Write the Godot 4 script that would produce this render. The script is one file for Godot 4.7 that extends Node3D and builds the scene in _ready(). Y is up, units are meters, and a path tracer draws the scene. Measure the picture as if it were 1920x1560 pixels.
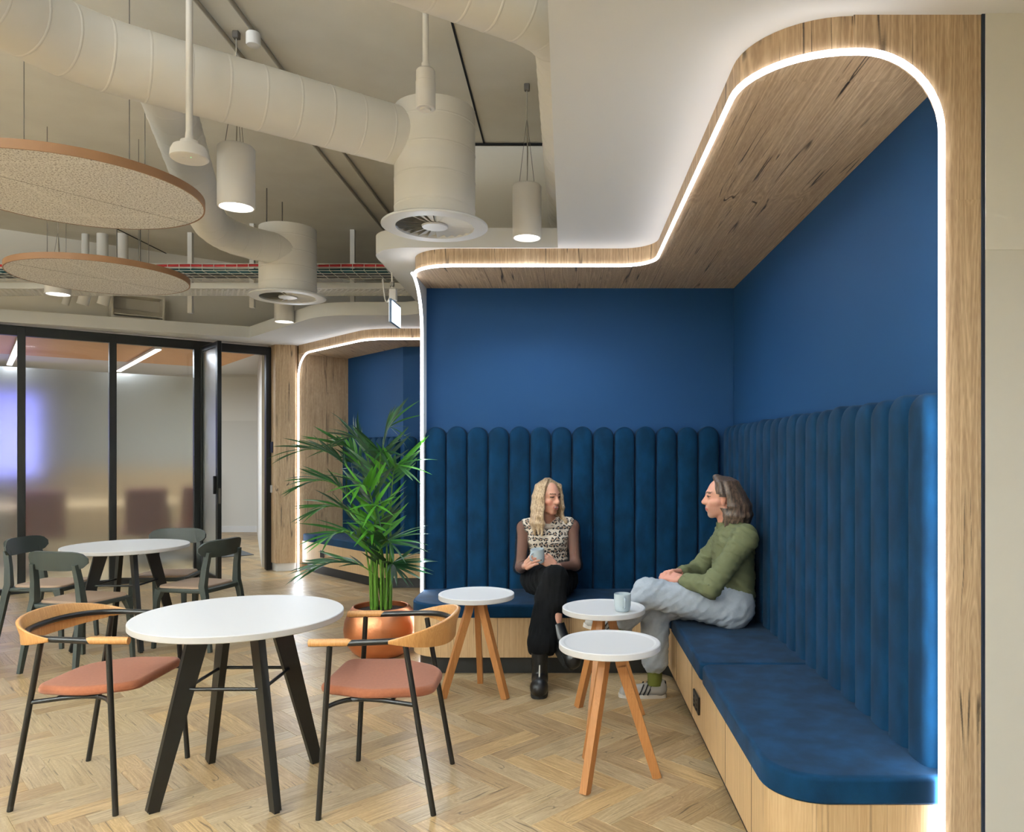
extends Node3D
# A corner of an office lounge: two blue upholstered nooks with glowing edges, tables, chairs, a palm and two people.
# Plan coordinates: X to the side, d away from the camera (z = -d), y up, metres.

const F := 1420.0
const CX := 1062.0
const CY := 850.0
const EYE := 1.45
const SLAB := 3.75
const ROOF := 2.677
const SOFFIT := 2.785
const LED_E := 0.8
const LAMP_E := 1.65

var mats := {}
var used_names := {}
var rng := RandomNumberGenerator.new()

func v(x: float, y: float, d: float) -> Vector3:
	return Vector3(x, y, -d)

# ------------------------------------------------------------------ mesh building
class MB:
	var vs := PackedVector3Array()
	var ns := PackedVector3Array()
	var uv := PackedVector2Array()
	var cs := PackedColorArray()
	var ix := PackedInt32Array()

	func vert(p: Vector3, n: Vector3, u := Vector2.ZERO) -> int:
		vs.append(p)
		ns.append(n)
		uv.append(u)
		return vs.size() - 1

	func face(a: int, b: int, c: int) -> void:
		var g := (vs[b] - vs[a]).cross(vs[c] - vs[a])
		if g.dot(ns[a] + ns[b] + ns[c]) > 0.0:
			ix.append_array([a, c, b])
		else:
			ix.append_array([a, b, c])

	func quad(a: Vector3, b: Vector3, c: Vector3, d: Vector3, n: Vector3, ua := Vector2(0, 0), ub := Vector2(1, 0), uc := Vector2(1, 1), ud := Vector2(0, 1)) -> void:
		var i := vert(a, n, ua)
		var j := vert(b, n, ub)
		var k := vert(c, n, uc)
		var l := vert(d, n, ud)
		face(i, j, k)
		face(i, k, l)

	func box(c: Vector3, s: Vector3, b := Basis(), ch := 0.0) -> void:
		var h := s * 0.5
		if ch <= 0.0:
			for ax in 3:
				for sg in [-1.0, 1.0]:
					var n := Vector3.ZERO
					n[ax] = sg
					var u := Vector3.ZERO
					u[(ax + 1) % 3] = h[(ax + 1) % 3]
					var w := Vector3.ZERO
					w[(ax + 2) % 3] = h[(ax + 2) % 3]
					var o: Vector3 = n * h[ax]
					quad(c + b * (o - u - w), c + b * (o + u - w), c + b * (o + u + w), c + b * (o - u + w), b * n)
			return
		var q := Vector3(h.x - ch, h.y - ch, h.z - ch)
		for ax in 3:
			var a1 := (ax + 1) % 3
			var a2 := (ax + 2) % 3
			for sg in [-1.0, 1.0]:
				var n := Vector3.ZERO
				n[ax] = sg
				var u := Vector3.ZERO
				u[a1] = q[a1]
				var w := Vector3.ZERO
				w[a2] = q[a2]
				var o: Vector3 = n * h[ax]
				quad(c + b * (o - u - w), c + b * (o + u - w), c + b * (o + u + w), c + b * (o - u + w), b * n)
			for s1 in [-1.0, 1.0]:
				for s2 in [-1.0, 1.0]:
					var p1 := Vector3.ZERO
					p1[a1] = s1 * h[a1]
					p1[a2] = s2 * q[a2]
					var p2 := Vector3.ZERO
					p2[a1] = s1 * q[a1]
					p2[a2] = s2 * h[a2]
					var l := Vector3.ZERO
					l[ax] = q[ax]
					var n2 := Vector3.ZERO
					n2[a1] = s1
					n2[a2] = s2
					quad(c + b * (p1 - l), c + b * (p1 + l), c + b * (p2 + l), c + b * (p2 - l), (b * n2).normalized())
		for sx in [-1.0, 1.0]:
			for sy in [-1.0, 1.0]:
				for sz in [-1.0, 1.0]:
					var n3 := (b * Vector3(sx, sy, sz)).normalized()
					var i := vert(c + b * Vector3(sx * h.x, sy * q.y, sz * q.z), n3)
					var j := vert(c + b * Vector3(sx * q.x, sy * h.y, sz * q.z), n3)
					var k := vert(c + b * Vector3(sx * q.x, sy * q.y, sz * h.z), n3)
					face(i, j, k)

	# a sheet of rows x cols points, smooth
	func sheet(pts: Array, close_cols := false, close_rows := false, us := 1.0, vt := 1.0) -> void:
		var rows := pts.size()
		var cols: int = pts[0].size()
		var base := vs.size()
		for r in rows:
			for c in cols:
				vert(pts[r][c], Vector3.ZERO, Vector2(us * c / (cols - 1.0), vt * r / maxf(rows - 1.0, 1.0)))
		var rr := rows if close_rows else rows - 1
		var cc := cols if close_cols else cols - 1
		for r in rr:
			for c in cc:
				var a := base + r * cols + c
				var b := base + r * cols + (c + 1) % cols
				var e := base + ((r + 1) % rows) * cols + (c + 1) % cols
				var g := base + ((r + 1) % rows) * cols + c
				for t in [[a, b, e], [a, e, g]]:
					var n := (vs[t[1]] - vs[t[0]]).cross(vs[t[2]] - vs[t[0]])
					for q in t:
						ns[q] += n
					ix.append_array([t[0], t[2], t[1]])
		for i in range(base, vs.size()):
			ns[i] = ns[i].normalized() if ns[i].length() > 1e-12 else Vector3.UP

	func fan(pts: Array, n: Vector3) -> void:
		var m := Vector3.ZERO
		for p in pts:
			m += p
		m /= pts.size()
		var c := vert(m, n)
		var first := vs.size()
		for p in pts:
			vert(p, n)
		for i in pts.size():
			face(c, first + i, first + (i + 1) % pts.size())

	func tube(path: Array, r, seg := 10, closed := false, caps := true) -> void:
		var rows := []
		var n := path.size()
		var side := Vector3.ZERO
		for i in n:
			var t: Vector3
			if closed:
				t = path[(i + 1) % n] - path[(i - 1 + n) % n]
			else:
				t = path[mini(i + 1, n - 1)] - path[maxi(i - 1, 0)]
			t = t.normalized()
			if i == 0:
				side = t.cross(Vector3.UP)
				if side.length() < 0.05:
					side = t.cross(Vector3.RIGHT)
				side = side.normalized()
			else:
				side = (side - t * side.dot(t)).normalized()
			var up := side.cross(t)
			var rad: float = r[i] if r is Array else r
			var ring := []
			for k in seg:
				var a := TAU * k / seg
				ring.append(path[i] + (side * cos(a) + up * sin(a)) * rad)
			rows.append(ring)
		sheet(rows, true, closed)
		if caps and not closed:
			fan(rows[0], (path[0] - path[1]).normalized())
			fan(rows[n - 1], (path[n - 1] - path[n - 2]).normalized())

	# flat bar of section w (along side) x h (along up) swept along a path with a given up
	func bar(path: Array, w, h, up: Vector3, caps := true, closed := false, round_edges := 0.0) -> void:
		var n := path.size()
		var rows := []
		for i in n:
			var t: Vector3
			if closed:
				t = path[(i + 1) % n] - path[(i - 1 + n) % n]
			else:
				t = path[mini(i + 1, n - 1)] - path[maxi(i - 1, 0)]
			t = t.normalized()
			var s := t.cross(up).normalized()
			var u := s.cross(t).normalized()
			var ww: float = (w[i] if w is Array else w) * 0.5
			var hh: float = (h[i] if h is Array else h) * 0.5
			rows.append([path[i] + s * ww + u * hh, path[i] - s * ww + u * hh, path[i] - s * ww - u * hh, path[i] + s * ww - u * hh])
		for side in 4:
			var strip := []
			for row in rows:
				strip.append([row[side], row[(side + 1) % 4]])
			sheet(strip, false, closed)
		if caps and not closed:
			fan(rows[0], (path[0] - path[1]).normalized())
			fan(rows[n - 1], (path[n - 1] - path[n - 2]).normalized())

	# profile: array of Vector2(r, y); hard breaks where the profile turns more than 40 degrees
	func lathe(prof: Array, at := Vector3.ZERO, seg := 32, cap_ends := false, b := Basis()) -> void:
		var run := [prof[0]]
		for i in range(1, prof.size()):
			run.append(prof[i])
			var last := i == prof.size() - 1
			var sharp := false
			if not last:
				var e1: Vector2 = prof[i] - prof[i - 1]
				var e2: Vector2 = prof[i + 1] - prof[i]
				sharp = absf(e1.angle_to(e2)) > 0.7
			if last or sharp:
				var rows := []
				for p in run:
					var ring := []
					for k in seg:
						var a := TAU * k / seg
						ring.append(at + b * Vector3(p.x * cos(a), p.y, p.x * sin(a)))
					rows.append(ring)
				sheet(rows, true)
				run = [prof[i]]
		if cap_ends:
			for e in [0, prof.size() - 1]:
				if prof[e].x > 0.001:
					var ring := []
					for k in seg:
						var a := TAU * k / seg
						ring.append(at + b * Vector3(prof[e].x * cos(a), prof[e].y, prof[e].x * sin(a)))
					fan(ring, b * (Vector3.UP if (prof[e].y > prof[prof.size() - 1 - e].y) else Vector3.DOWN))

	# polygon in plan (X, d), from y0 to y1, with rounded upper / lower edges
	func prism(poly: PackedVector2Array, y0: float, y1: float, top_r := 0.0, bot_r := 0.0, steps := 4) -> void:
		var n := poly.size()
		var area := 0.0
		for i in n:
			area += poly[i].x * poly[(i + 1) % n].y - poly[(i + 1) % n].x * poly[i].y
		var sg := 1.0 if area > 0.0 else -1.0
		var en := []
		for i in n:
			var e := (poly[(i + 1) % n] - poly[i]).normalized()
			en.append(Vector2(e.y, -e.x) * sg)
		var rings := []   # [inset, y, slope of normal]
		if bot_r > 0.0:
			for i in steps:
				var a := PI / 2 * (1.0 - float(i) / steps)
				rings.append([bot_r * (1.0 - cos(a)), y0 + bot_r * (1.0 - sin(a)), -a])
		rings.append([0.0, y0 + bot_r, 0.0])
		rings.append([0.0, y1 - top_r, 0.0])
		if top_r > 0.0:
			for i in steps:
				var a := PI / 2 * float(i + 1) / steps
				rings.append([top_r * (1.0 - cos(a)), y1 - top_r * (1.0 - sin(a)), a])
		var corner := []
		for i in n:
			var m: Vector2 = (en[i] + en[(i - 1 + n) % n])
			var l := m.length_squared()
			corner.append(m * (2.0 / maxf(l, 0.4)))
		for i in n:
			var j := (i + 1) % n
			var ni: Vector2 = (en[i] + en[(i - 1 + n) % n]).normalized() if en[i].dot(en[(i - 1 + n) % n]) > 0.75 else en[i]
			var nj: Vector2 = (en[i] + en[j]).normalized() if en[i].dot(en[j]) > 0.75 else en[i]
			for r in rings.size() - 1:
				var q0: Array = rings[r]
				var q1: Array = rings[r + 1]
				var ids := []
				for w in [[i, ni, q0], [j, nj, q0], [j, nj, q1], [i, ni, q1]]:
					var p: Vector2 = poly[w[0]] - corner[w[0]] * w[2][0]
					var nn: Vector2 = w[1]
					var s: float = w[2][2]
					ids.append(vert(Vector3(p.x, w[2][1], -p.y), Vector3(nn.x * cos(s), sin(s), -nn.y * cos(s)), Vector2(i * 0.1, w[2][1])))
				face(ids[0], ids[1], ids[2])
				face(ids[0], ids[2], ids[3])
		for e in [[rings[0], -1.0], [rings[rings.size() - 1], 1.0]]:
			var ring := PackedVector2Array()
			for i in n:
				ring.append(poly[i] - corner[i] * e[0][0])
			var t := Geometry2D.triangulate_polygon(ring)
			var first := vs.size()
			for p in ring:
				vert(Vector3(p.x, e[0][1], -p.y), Vector3(0, e[1], 0), p)
			for q in range(0, t.size(), 3):
				face(first + t[q], first + t[q + 1], first + t[q + 2])

	# polygon in a vertical plane: o + a*x + b*y, thickness t along n
	func plate(poly: PackedVector2Array, o: Vector3, a: Vector3, b: Vector3, n: Vector3, t: float) -> void:
		var tri := Geometry2D.triangulate_polygon(poly)
		for s in [0.0, 1.0]:
			var first := vs.size()
			for p in poly:
				vert(o + a * p.x + b * p.y + n * t * s, n * (s * 2.0 - 1.0), p)
			for q in range(0, tri.size(), 3):
				face(first + tri[q], first + tri[q + 1], first + tri[q + 2])
		var c := poly.size()
		var area := 0.0
		for i in c:
			area += poly[i].x * poly[(i + 1) % c].y - poly[(i + 1) % c].x * poly[i].y
		for i in c:
			var p := poly[i]
			var q := poly[(i + 1) % c]
			var e := (q - p).normalized() * signf(area)
			var m := a * e.y - b * e.x
			quad(o + a * p.x + b * p.y, o + a * q.x + b * q.y, o + a * q.x + b * q.y + n * t, o + a * p.x + b * p.y + n * t, m)

	func mesh() -> ArrayMesh:
		var arr := []
		arr.resize(Mesh.ARRAY_MAX)
		arr[Mesh.ARRAY_VERTEX] = vs
		arr[Mesh.ARRAY_NORMAL] = ns
		arr[Mesh.ARRAY_TEX_UV] = uv
		if cs.size() == vs.size():
			arr[Mesh.ARRAY_COLOR] = cs
		arr[Mesh.ARRAY_INDEX] = ix
		var m := ArrayMesh.new()
		m.add_surface_from_arrays(Mesh.PRIMITIVE_TRIANGLES, arr)
		return m

# ------------------------------------------------------------------ smooth solids for people
class Field:
	var o: Vector3
	var c: float
	var nx: int
	var ny: int
	var nz: int
	var k: float
	var s := PackedFloat32Array()
	var act := PackedByteArray()
	var fold: FastNoiseLite
	var fold_by := 0.0

	var fold_axes := Vector3.ONE
	var fold_lean := 0.0

	func wrinkle(sd: int, freq: float, by: float, axes := Vector3.ONE, lean := 0.0) -> void:
		fold_axes = axes
		fold_lean = lean
		fold = FastNoiseLite.new()
		fold.seed = sd
		fold.frequency = freq
		fold.fractal_octaves = 2
		fold_by = by

	func _init(lo: Vector3, hi: Vector3, cell: float, sharp: float) -> void:
		o = lo
		c = cell
		k = sharp
		nx = int((hi.x - lo.x) / c) + 2
		ny = int((hi.y - lo.y) / c) + 2
		nz = int((hi.z - lo.z) / c) + 2
		s.resize(nx * ny * nz)
		act.resize(nx * ny * nz)

	func cap(a: Vector3, b: Vector3, ra: float, rb: float, flat := Vector3.ZERO, amount := 1.0) -> void:
		# a tapered capsule; flat: axis along which its section is squeezed by amount
		var reach := maxf(ra, rb) + 4.5 / k
		var x0 := maxi(0, int((minf(a.x, b.x) - reach - o.x) / c))
		var x1 := mini(nx - 1, int((maxf(a.x, b.x) + reach - o.x) / c) + 1)
		var y0 := maxi(0, int((minf(a.y, b.y) - reach - o.y) / c))
		var y1 := mini(ny - 1, int((maxf(a.y, b.y) + reach - o.y) / c) + 1)
		var z0 := maxi(0, int((minf(a.z, b.z) - reach - o.z) / c))
		var z1 := mini(nz - 1, int((maxf(a.z, b.z) + reach - o.z) / c) + 1)
		var ab := b - a
		var l2 := maxf(ab.length_squared(), 1e-9)
		var dr := rb - ra
		var far := 4.5 / k
		var near := 2.2 * c + 0.012
		var squash := flat != Vector3.ZERO
		var f := 1.0 / amount - 1.0
		for z in range(z0, z1 + 1):
			for y in range(y0, y1 + 1):
				var i := (z * ny + y) * nx + x0
				var p := Vector3(o.x + x0 * c, o.y + y * c, o.z + z * c) - a
				for x in range(x0, x1 + 1):
					var t := clampf(p.dot(ab) / l2, 0.0, 1.0)
					var q := p - ab * t
					if squash:
						q += flat * (q.dot(flat) * f)
					var d := q.length() - ra - dr * t
					if d < far:
						s[i] += exp(-k * maxf(d, -0.12))
						if d > -0.035 and d < near:
							act[i] = 1
					i += 1
					p.x += c

	func ell(m: Vector3, r: Vector3, b := Basis()) -> void:
		var big := maxf(r.x, maxf(r.y, r.z)) + 3.0 / k
		var x0 := maxi(0, int((m.x - big - o.x) / c))
		var x1 := mini(nx - 1, int((m.x + big - o.x) / c) + 1)
		var y0 := maxi(0, int((m.y - big - o.y) / c))
		var y1 := mini(ny - 1, int((m.y + big - o.y) / c) + 1)
		var z0 := maxi(0, int((m.z - big - o.z) / c))
		var z1 := mini(nz - 1, int((m.z + big - o.z) / c) + 1)
		var inv := b.inverse()
		var far := 4.5 / k
		var near := 2.2 * c + 0.012
		for z in range(z0, z1 + 1):
			for y in range(y0, y1 + 1):
				var i := (z * ny + y) * nx + x0
				for x in range(x0, x1 + 1):
					var p := inv * (Vector3(o.x + x * c, o.y + y * c, o.z + z * c) - m)
					var u := p / r
					var l := u.length()
					var w := (u / r).length()
					var d := l * (l - 1.0) / maxf(w, 1e-6)
					if d < far:
						s[i] += exp(-k * maxf(d, -0.12))
						if d > -0.035 and d < near:
							act[i] = 1
					i += 1

	func chain(pts: Array, rs: Array, flat := Vector3.ZERO, amount := 1.0) -> void:
		for i in pts.size() - 1:
			cap(pts[i], pts[i + 1], rs[i], rs[i + 1], flat, amount)

	func add_to(mb: MB, paint = null, keep = null) -> void:
		var ids := {}
		var sx := 1
		var sy := nx
		var sz := nx * ny
		var off := [0, sx, sy, sx + sy, sz, sx + sz, sy + sz, sx + sy + sz]
		var at := [Vector3(0, 0, 0), Vector3(1, 0, 0), Vector3(0, 1, 0), Vector3(1, 1, 0), Vector3(0, 0, 1), Vector3(1, 0, 1), Vector3(0, 1, 1), Vector3(1, 1, 1)]
		var edges := [[0, 1], [2, 3], [4, 5], [6, 7], [0, 2], [1, 3], [4, 6], [5, 7], [0, 4], [1, 5], [2, 6], [3, 7]]
		var first := mb.vs.size()
		var cells := []
		var i := act.find(1)
		while i >= 0:
			var x := i % nx
			var y := (i / nx) % ny
			var z := i / sz
			if x < nx - 1 and y < ny - 1 and z < nz - 1:
				var m := 0
				for q in 8:
					if s[i + off[q]] >= 1.0:
						m |= 1 << q
				if m != 0 and m != 255:
					var p := Vector3.ZERO
					var cnt := 0
					for e in edges:
						var ia: bool = (m >> e[0]) & 1
						var ib: bool = (m >> e[1]) & 1
						if ia != ib:
							var va := log(maxf(s[i + off[e[0]]], 0.02))
							var vb := log(maxf(s[i + off[e[1]]], 0.02))
							var t := clampf(va / (va - vb), 0.0, 1.0)
							p += at[e[0]].lerp(at[e[1]], t)
							cnt += 1
					p = o + (Vector3(x, y, z) + p / cnt) * c
					if fold_by > 0.0:
						var fp := Vector3(p.x, p.y + p.x * fold_lean, p.z) * fold_axes
						p += Vector3(fold.get_noise_3d(fp.x, fp.y, fp.z), fold.get_noise_3d(fp.x + 9.0, fp.y, fp.z), fold.get_noise_3d(fp.x, fp.y, fp.z + 9.0)) * fold_by
					ids[i] = mb.vert(p, Vector3.ZERO)
					cells.append(i)
			i = act.find(1, i + 1)
		var steps := [sx, sy, sz]
		for cell in cells:
			for ax in 3:
				var a: int = cell
				var b: int = cell + steps[ax]
				var ina := s[a] >= 1.0
				if ina == (s[b] >= 1.0):
					continue
				var u: int = steps[(ax + 1) % 3]
				var w: int = steps[(ax + 2) % 3]
				var q := [a, a - u, a - u - w, a - w]
				var ok := true
				for e in q:
					if not ids.has(e):
						ok = false
				if not ok:
					continue
				if keep != null and not keep.call(mb.vs[ids[a]]):
					continue
				var ia: int = ids[q[0]]
				var ib: int = ids[q[1]]
				var ic: int = ids[q[2]]
				var id: int = ids[q[3]]
				var n := (mb.vs[ic] - mb.vs[ia]).cross(mb.vs[id] - mb.vs[ib])
				if not ina:
					n = -n
				for e in [ia, ib, ic, id]:
					mb.ns[e] += n
				if ina:
					mb.ix.append_array([ia, ic, ib, ia, id, ic])
				else:
					mb.ix.append_array([ia, ib, ic, ia, ic, id])
		for e in range(first, mb.vs.size()):
			mb.ns[e] = mb.ns[e].normalized() if mb.ns[e].length() > 1e-12 else Vector3.UP
		if paint != null:
			while mb.cs.size() < first:
				mb.cs.append(Color.WHITE)
			for e in range(first, mb.vs.size()):
				mb.cs.append(paint.call(mb.vs[e], mb.ns[e]))

# ------------------------------------------------------------------ naming
func unique(called: String) -> String:
	if not used_names.has(called):
		used_names[called] = 0
		return called
	used_names[called] += 1
	return "%s_%03d" % [called, used_names[called]]

func tag(o: Node3D, label: String, category: String, group := "", kind := "") -> void:
	o.set_meta("label", label)
	o.set_meta("category", category)
	if group:
		o.set_meta("group", group)
	if kind:
		o.set_meta("kind", kind)

func thing(called: String, label: String, category: String, at := Vector3.ZERO, turn := 0.0, group := "", kind := "") -> Node3D:
	var o := Node3D.new()
	o.name = unique(called)
	add_child(o)
	o.position = at
	o.rotation.y = turn
	tag(o, label, category, group, kind)
	return o

func part(called: String, mb, m: Material, parent: Node = null) -> MeshInstance3D:
	var o := MeshInstance3D.new()
	o.mesh = mb.mesh() if mb is MB else mb
	o.material_override = m
	o.cast_shadow = GeometryInstance3D.SHADOW_CASTING_SETTING_ON
	if parent:
		o.name = called
		parent.add_child(o, true)
	else:
		o.name = unique(called)
		add_child(o)
	return o

func again(src: Node3D, label := "", at := Vector3.ZERO, turn := 0.0) -> Node3D:
	var base := String(src.name)
	var o: Node3D = src.duplicate()
	o.name = unique(base)
	add_child(o)
	o.position = at
	o.rotation.y = turn
	if label:
		o.set_meta("label", label)
	return o

func one_box(called: String, c: Vector3, s: Vector3, m: Material, parent: Node = null, b := Basis(), ch := 0.0) -> MeshInstance3D:
	var mb := MB.new()
	mb.box(c, s, b, ch)
	return part(called, mb, m, parent)

func rounded(pts: Array, seg := 8) -> PackedVector2Array:
	# pts: [X, d, radius]
	var out := PackedVector2Array()
	var n := pts.size()
	for i in n:
		var p := Vector2(pts[i][0], pts[i][1])
		var r: float = pts[i][2] if pts[i].size() > 2 else 0.0
		if r <= 0.0:
			out.append(p)
			continue
		var a := (Vector2(pts[(i - 1 + n) % n][0], pts[(i - 1 + n) % n][1]) - p).normalized()
		var b := (Vector2(pts[(i + 1) % n][0], pts[(i + 1) % n][1]) - p).normalized()
		var half := absf(a.angle_to(b)) / 2.0
		var t := r / tan(half)
		var mid := p + (a + b).normalized() * (r / sin(half))
		var s := (p + a * t - mid).angle()
		var e := (p + b * t - mid).angle()
		var sweep := wrapf(e - s, -PI, PI)
		for k in seg + 1:
			out.append(mid + Vector2.from_angle(s + sweep * k / seg) * r)
	return out

# ------------------------------------------------------------------ materials
func noise_bytes(sd: int, w: int, h: int, freq: float, squeeze_w := 1, squeeze_h := 1, oct := 3, kind := FastNoiseLite.TYPE_SIMPLEX_SMOOTH) -> PackedByteArray:
	var n := FastNoiseLite.new()
	n.seed = sd
	n.noise_type = kind
	n.frequency = freq
	n.fractal_octaves = oct
	var im := n.get_seamless_image(maxi(8, w / squeeze_w), maxi(8, h / squeeze_h), false, false, 0.1, true)
	im.convert(Image.FORMAT_L8)
	if squeeze_w > 1 or squeeze_h > 1:
		im.resize(w, h, Image.INTERPOLATE_CUBIC)
	return im.get_data()

func wood_texture(sd: int, w: int, h: int, light: Color, dark: Color, crack: float, contrast: float) -> ImageTexture:
	# grain runs along v
	var a := noise_bytes(sd, w, h, 0.016, 1, 20, 2)
	var b := noise_bytes(sd + 1, w, h, 0.11, 1, 48, 3)
	var c := noise_bytes(sd + 2, w, h, 0.35, 1, 8, 2)
	var e := noise_bytes(sd + 3, w, h, 0.02, 1, 48, 2)
	var g := noise_bytes(sd + 4, w, h, 0.012, 1, 3, 2)
	var out := PackedByteArray()
	out.resize(w * h * 3)
	var deep := dark * 0.42
	for i in w * h:
		var ring := absf(sin((a[i] / 255.0 * 7.0 + e[i] / 255.0 * 3.0) * PI))
		var t := clampf(0.5 + contrast * ((b[i] - 128) / 150.0 * 0.6 + (ring - 0.6) * 0.6 + (c[i] - 128) / 300.0), 0.0, 1.0)
		var col := light.lerp(dark, t)
		if crack > 0.0:
			var k := 1.0 - absf(e[i] / 255.0 - 0.5) * 2.0
			var m := clampf((k - 0.955) * 32.0, 0.0, 1.0) * clampf((g[i] / 255.0 - 0.52) * 7.0, 0.0, 1.0) * crack
			col = col.lerp(deep, m)
		out[i * 3] = int(col.r * 255.0)
		out[i * 3 + 1] = int(col.g * 255.0)
		out[i * 3 + 2] = int(col.b * 255.0)
	return ImageTexture.create_from_image(Image.create_from_data(w, h, false, Image.FORMAT_RGB8, out))

func mottle_texture(sd: int, w: int, h: int, base: Color, other: Color, fine: float, coarse: float, freq := 0.02) -> ImageTexture:
	var a := noise_bytes(sd, w, h, freq, 1, 1, 4)
	var b := noise_bytes(sd + 1, w, h, 0.45, 1, 1, 1)
	var out := PackedByteArray()
	out.resize(w * h * 3)
	for i in w * h:
		var t := clampf(0.5 + (a[i] - 128) / 128.0 * coarse + (b[i] - 128) / 128.0 * fine, 0.0, 1.0)
		var col := base.lerp(other, t)
		out[i * 3] = int(col.r * 255.0)
		out[i * 3 + 1] = int(col.g * 255.0)
		out[i * 3 + 2] = int(col.b * 255.0)
	return ImageTexture.create_from_image(Image.create_from_data(w, h, false, Image.FORMAT_RGB8, out))

func speckle_texture(sd: int, base: Color, fleck: Color) -> ImageTexture:
	var w := 512
	var a := noise_bytes(sd, w, w, 0.11, 1, 1, 2)
	var b := noise_bytes(sd + 1, w, w, 0.2, 1, 1, 1)
	var out := PackedByteArray()
	out.resize(w * w * 3)
	for i in w * w:
		var t := clampf((98.0 - a[i]) / 30.0, 0.0, 1.0) * 0.8 + clampf((90.0 - b[i]) / 30.0, 0.0, 1.0) * 0.5
		var col := base.lerp(fleck, clampf(t, 0.0, 1.0))
		out[i * 3] = int(col.r * 255.0)
		out[i * 3 + 1] = int(col.g * 255.0)
		out[i * 3 + 2] = int(col.b * 255.0)
	return ImageTexture.create_from_image(Image.create_from_data(w, w, false, Image.FORMAT_RGB8, out))

func leopard_texture() -> ImageTexture:
	var w := 256
	var im := Image.create(w, w, false, Image.FORMAT_RGB8)
	im.fill(Color(0.86, 0.81, 0.74))
	var r := RandomNumberGenerator.new()
	r.seed = 5
	var spots := []
	for gy in 7:
		for gx in 7:
			spots.append([Vector2((gx + 0.5 + 0.5 * (gy % 2)) * w / 7.0 + r.randf_range(-4, 4), (gy + 0.5) * w / 7.0 + r.randf_range(-4, 4)), r.randf_range(13.5, 16.5), r.randf() * TAU, r.randf_range(0.75, 1.2)])
	for s in spots:
		var m: Vector2 = s[0]
		for y in range(-22, 23):
			for x in range(-22, 23):
				var q := Vector2(x * s[3], y / s[3])
				var wob: float = s[1] * (1.0 + 0.16 * sin(q.angle() * 3.0 + s[2]))
				var l := q.length()
				if l > wob:
					continue
				var gap := fposmod(q.angle() + s[2], TAU / 3.0) < 0.42
				var col := Color(0.66, 0.55, 0.46)
				if l > wob * 0.48:
					if gap:
						continue
					col = Color(0.13, 0.14, 0.16)
				im.set_pixel(posmod(int(m.x) + x, w), posmod(int(m.y) + y, w), col)
	return ImageTexture.create_from_image(im)

func mat(col: Color, rough := 0.6, metal := 0.0) -> StandardMaterial3D:
	var m := StandardMaterial3D.new()
	m.albedo_color = col
	m.roughness = rough
	m.metallic = metal
	return m

func tri_mat(t: Texture2D, scale: Vector3, rough := 0.6, tint := Color.WHITE, world := true) -> StandardMaterial3D:
	var m := mat(tint, rough)
	m.albedo_texture = t
	m.uv1_triplanar = true
	m.uv1_world_triplanar = world
	m.uv1_scale = scale
	m.uv1_triplanar_sharpness = 8.0
	return m

func glow(col: Color, e: float) -> StandardMaterial3D:
	var m := mat(Color(0.9, 0.9, 0.9), 0.5)
	m.emission_enabled = true
	m.emission = col
	m.emission_energy_multiplier = e
	return m

func bump(m: StandardMaterial3D, sd: int, freq: float, cm: float) -> StandardMaterial3D:
	var w := 256
	var d := noise_bytes(sd, w, w, freq, 1, 1, 3)
	m.heightmap_enabled = true
	m.heightmap_texture = ImageTexture.create_from_image(Image.create_from_data(w, w, false, Image.FORMAT_L8, d))
	m.heightmap_scale = cm
	return m

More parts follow.
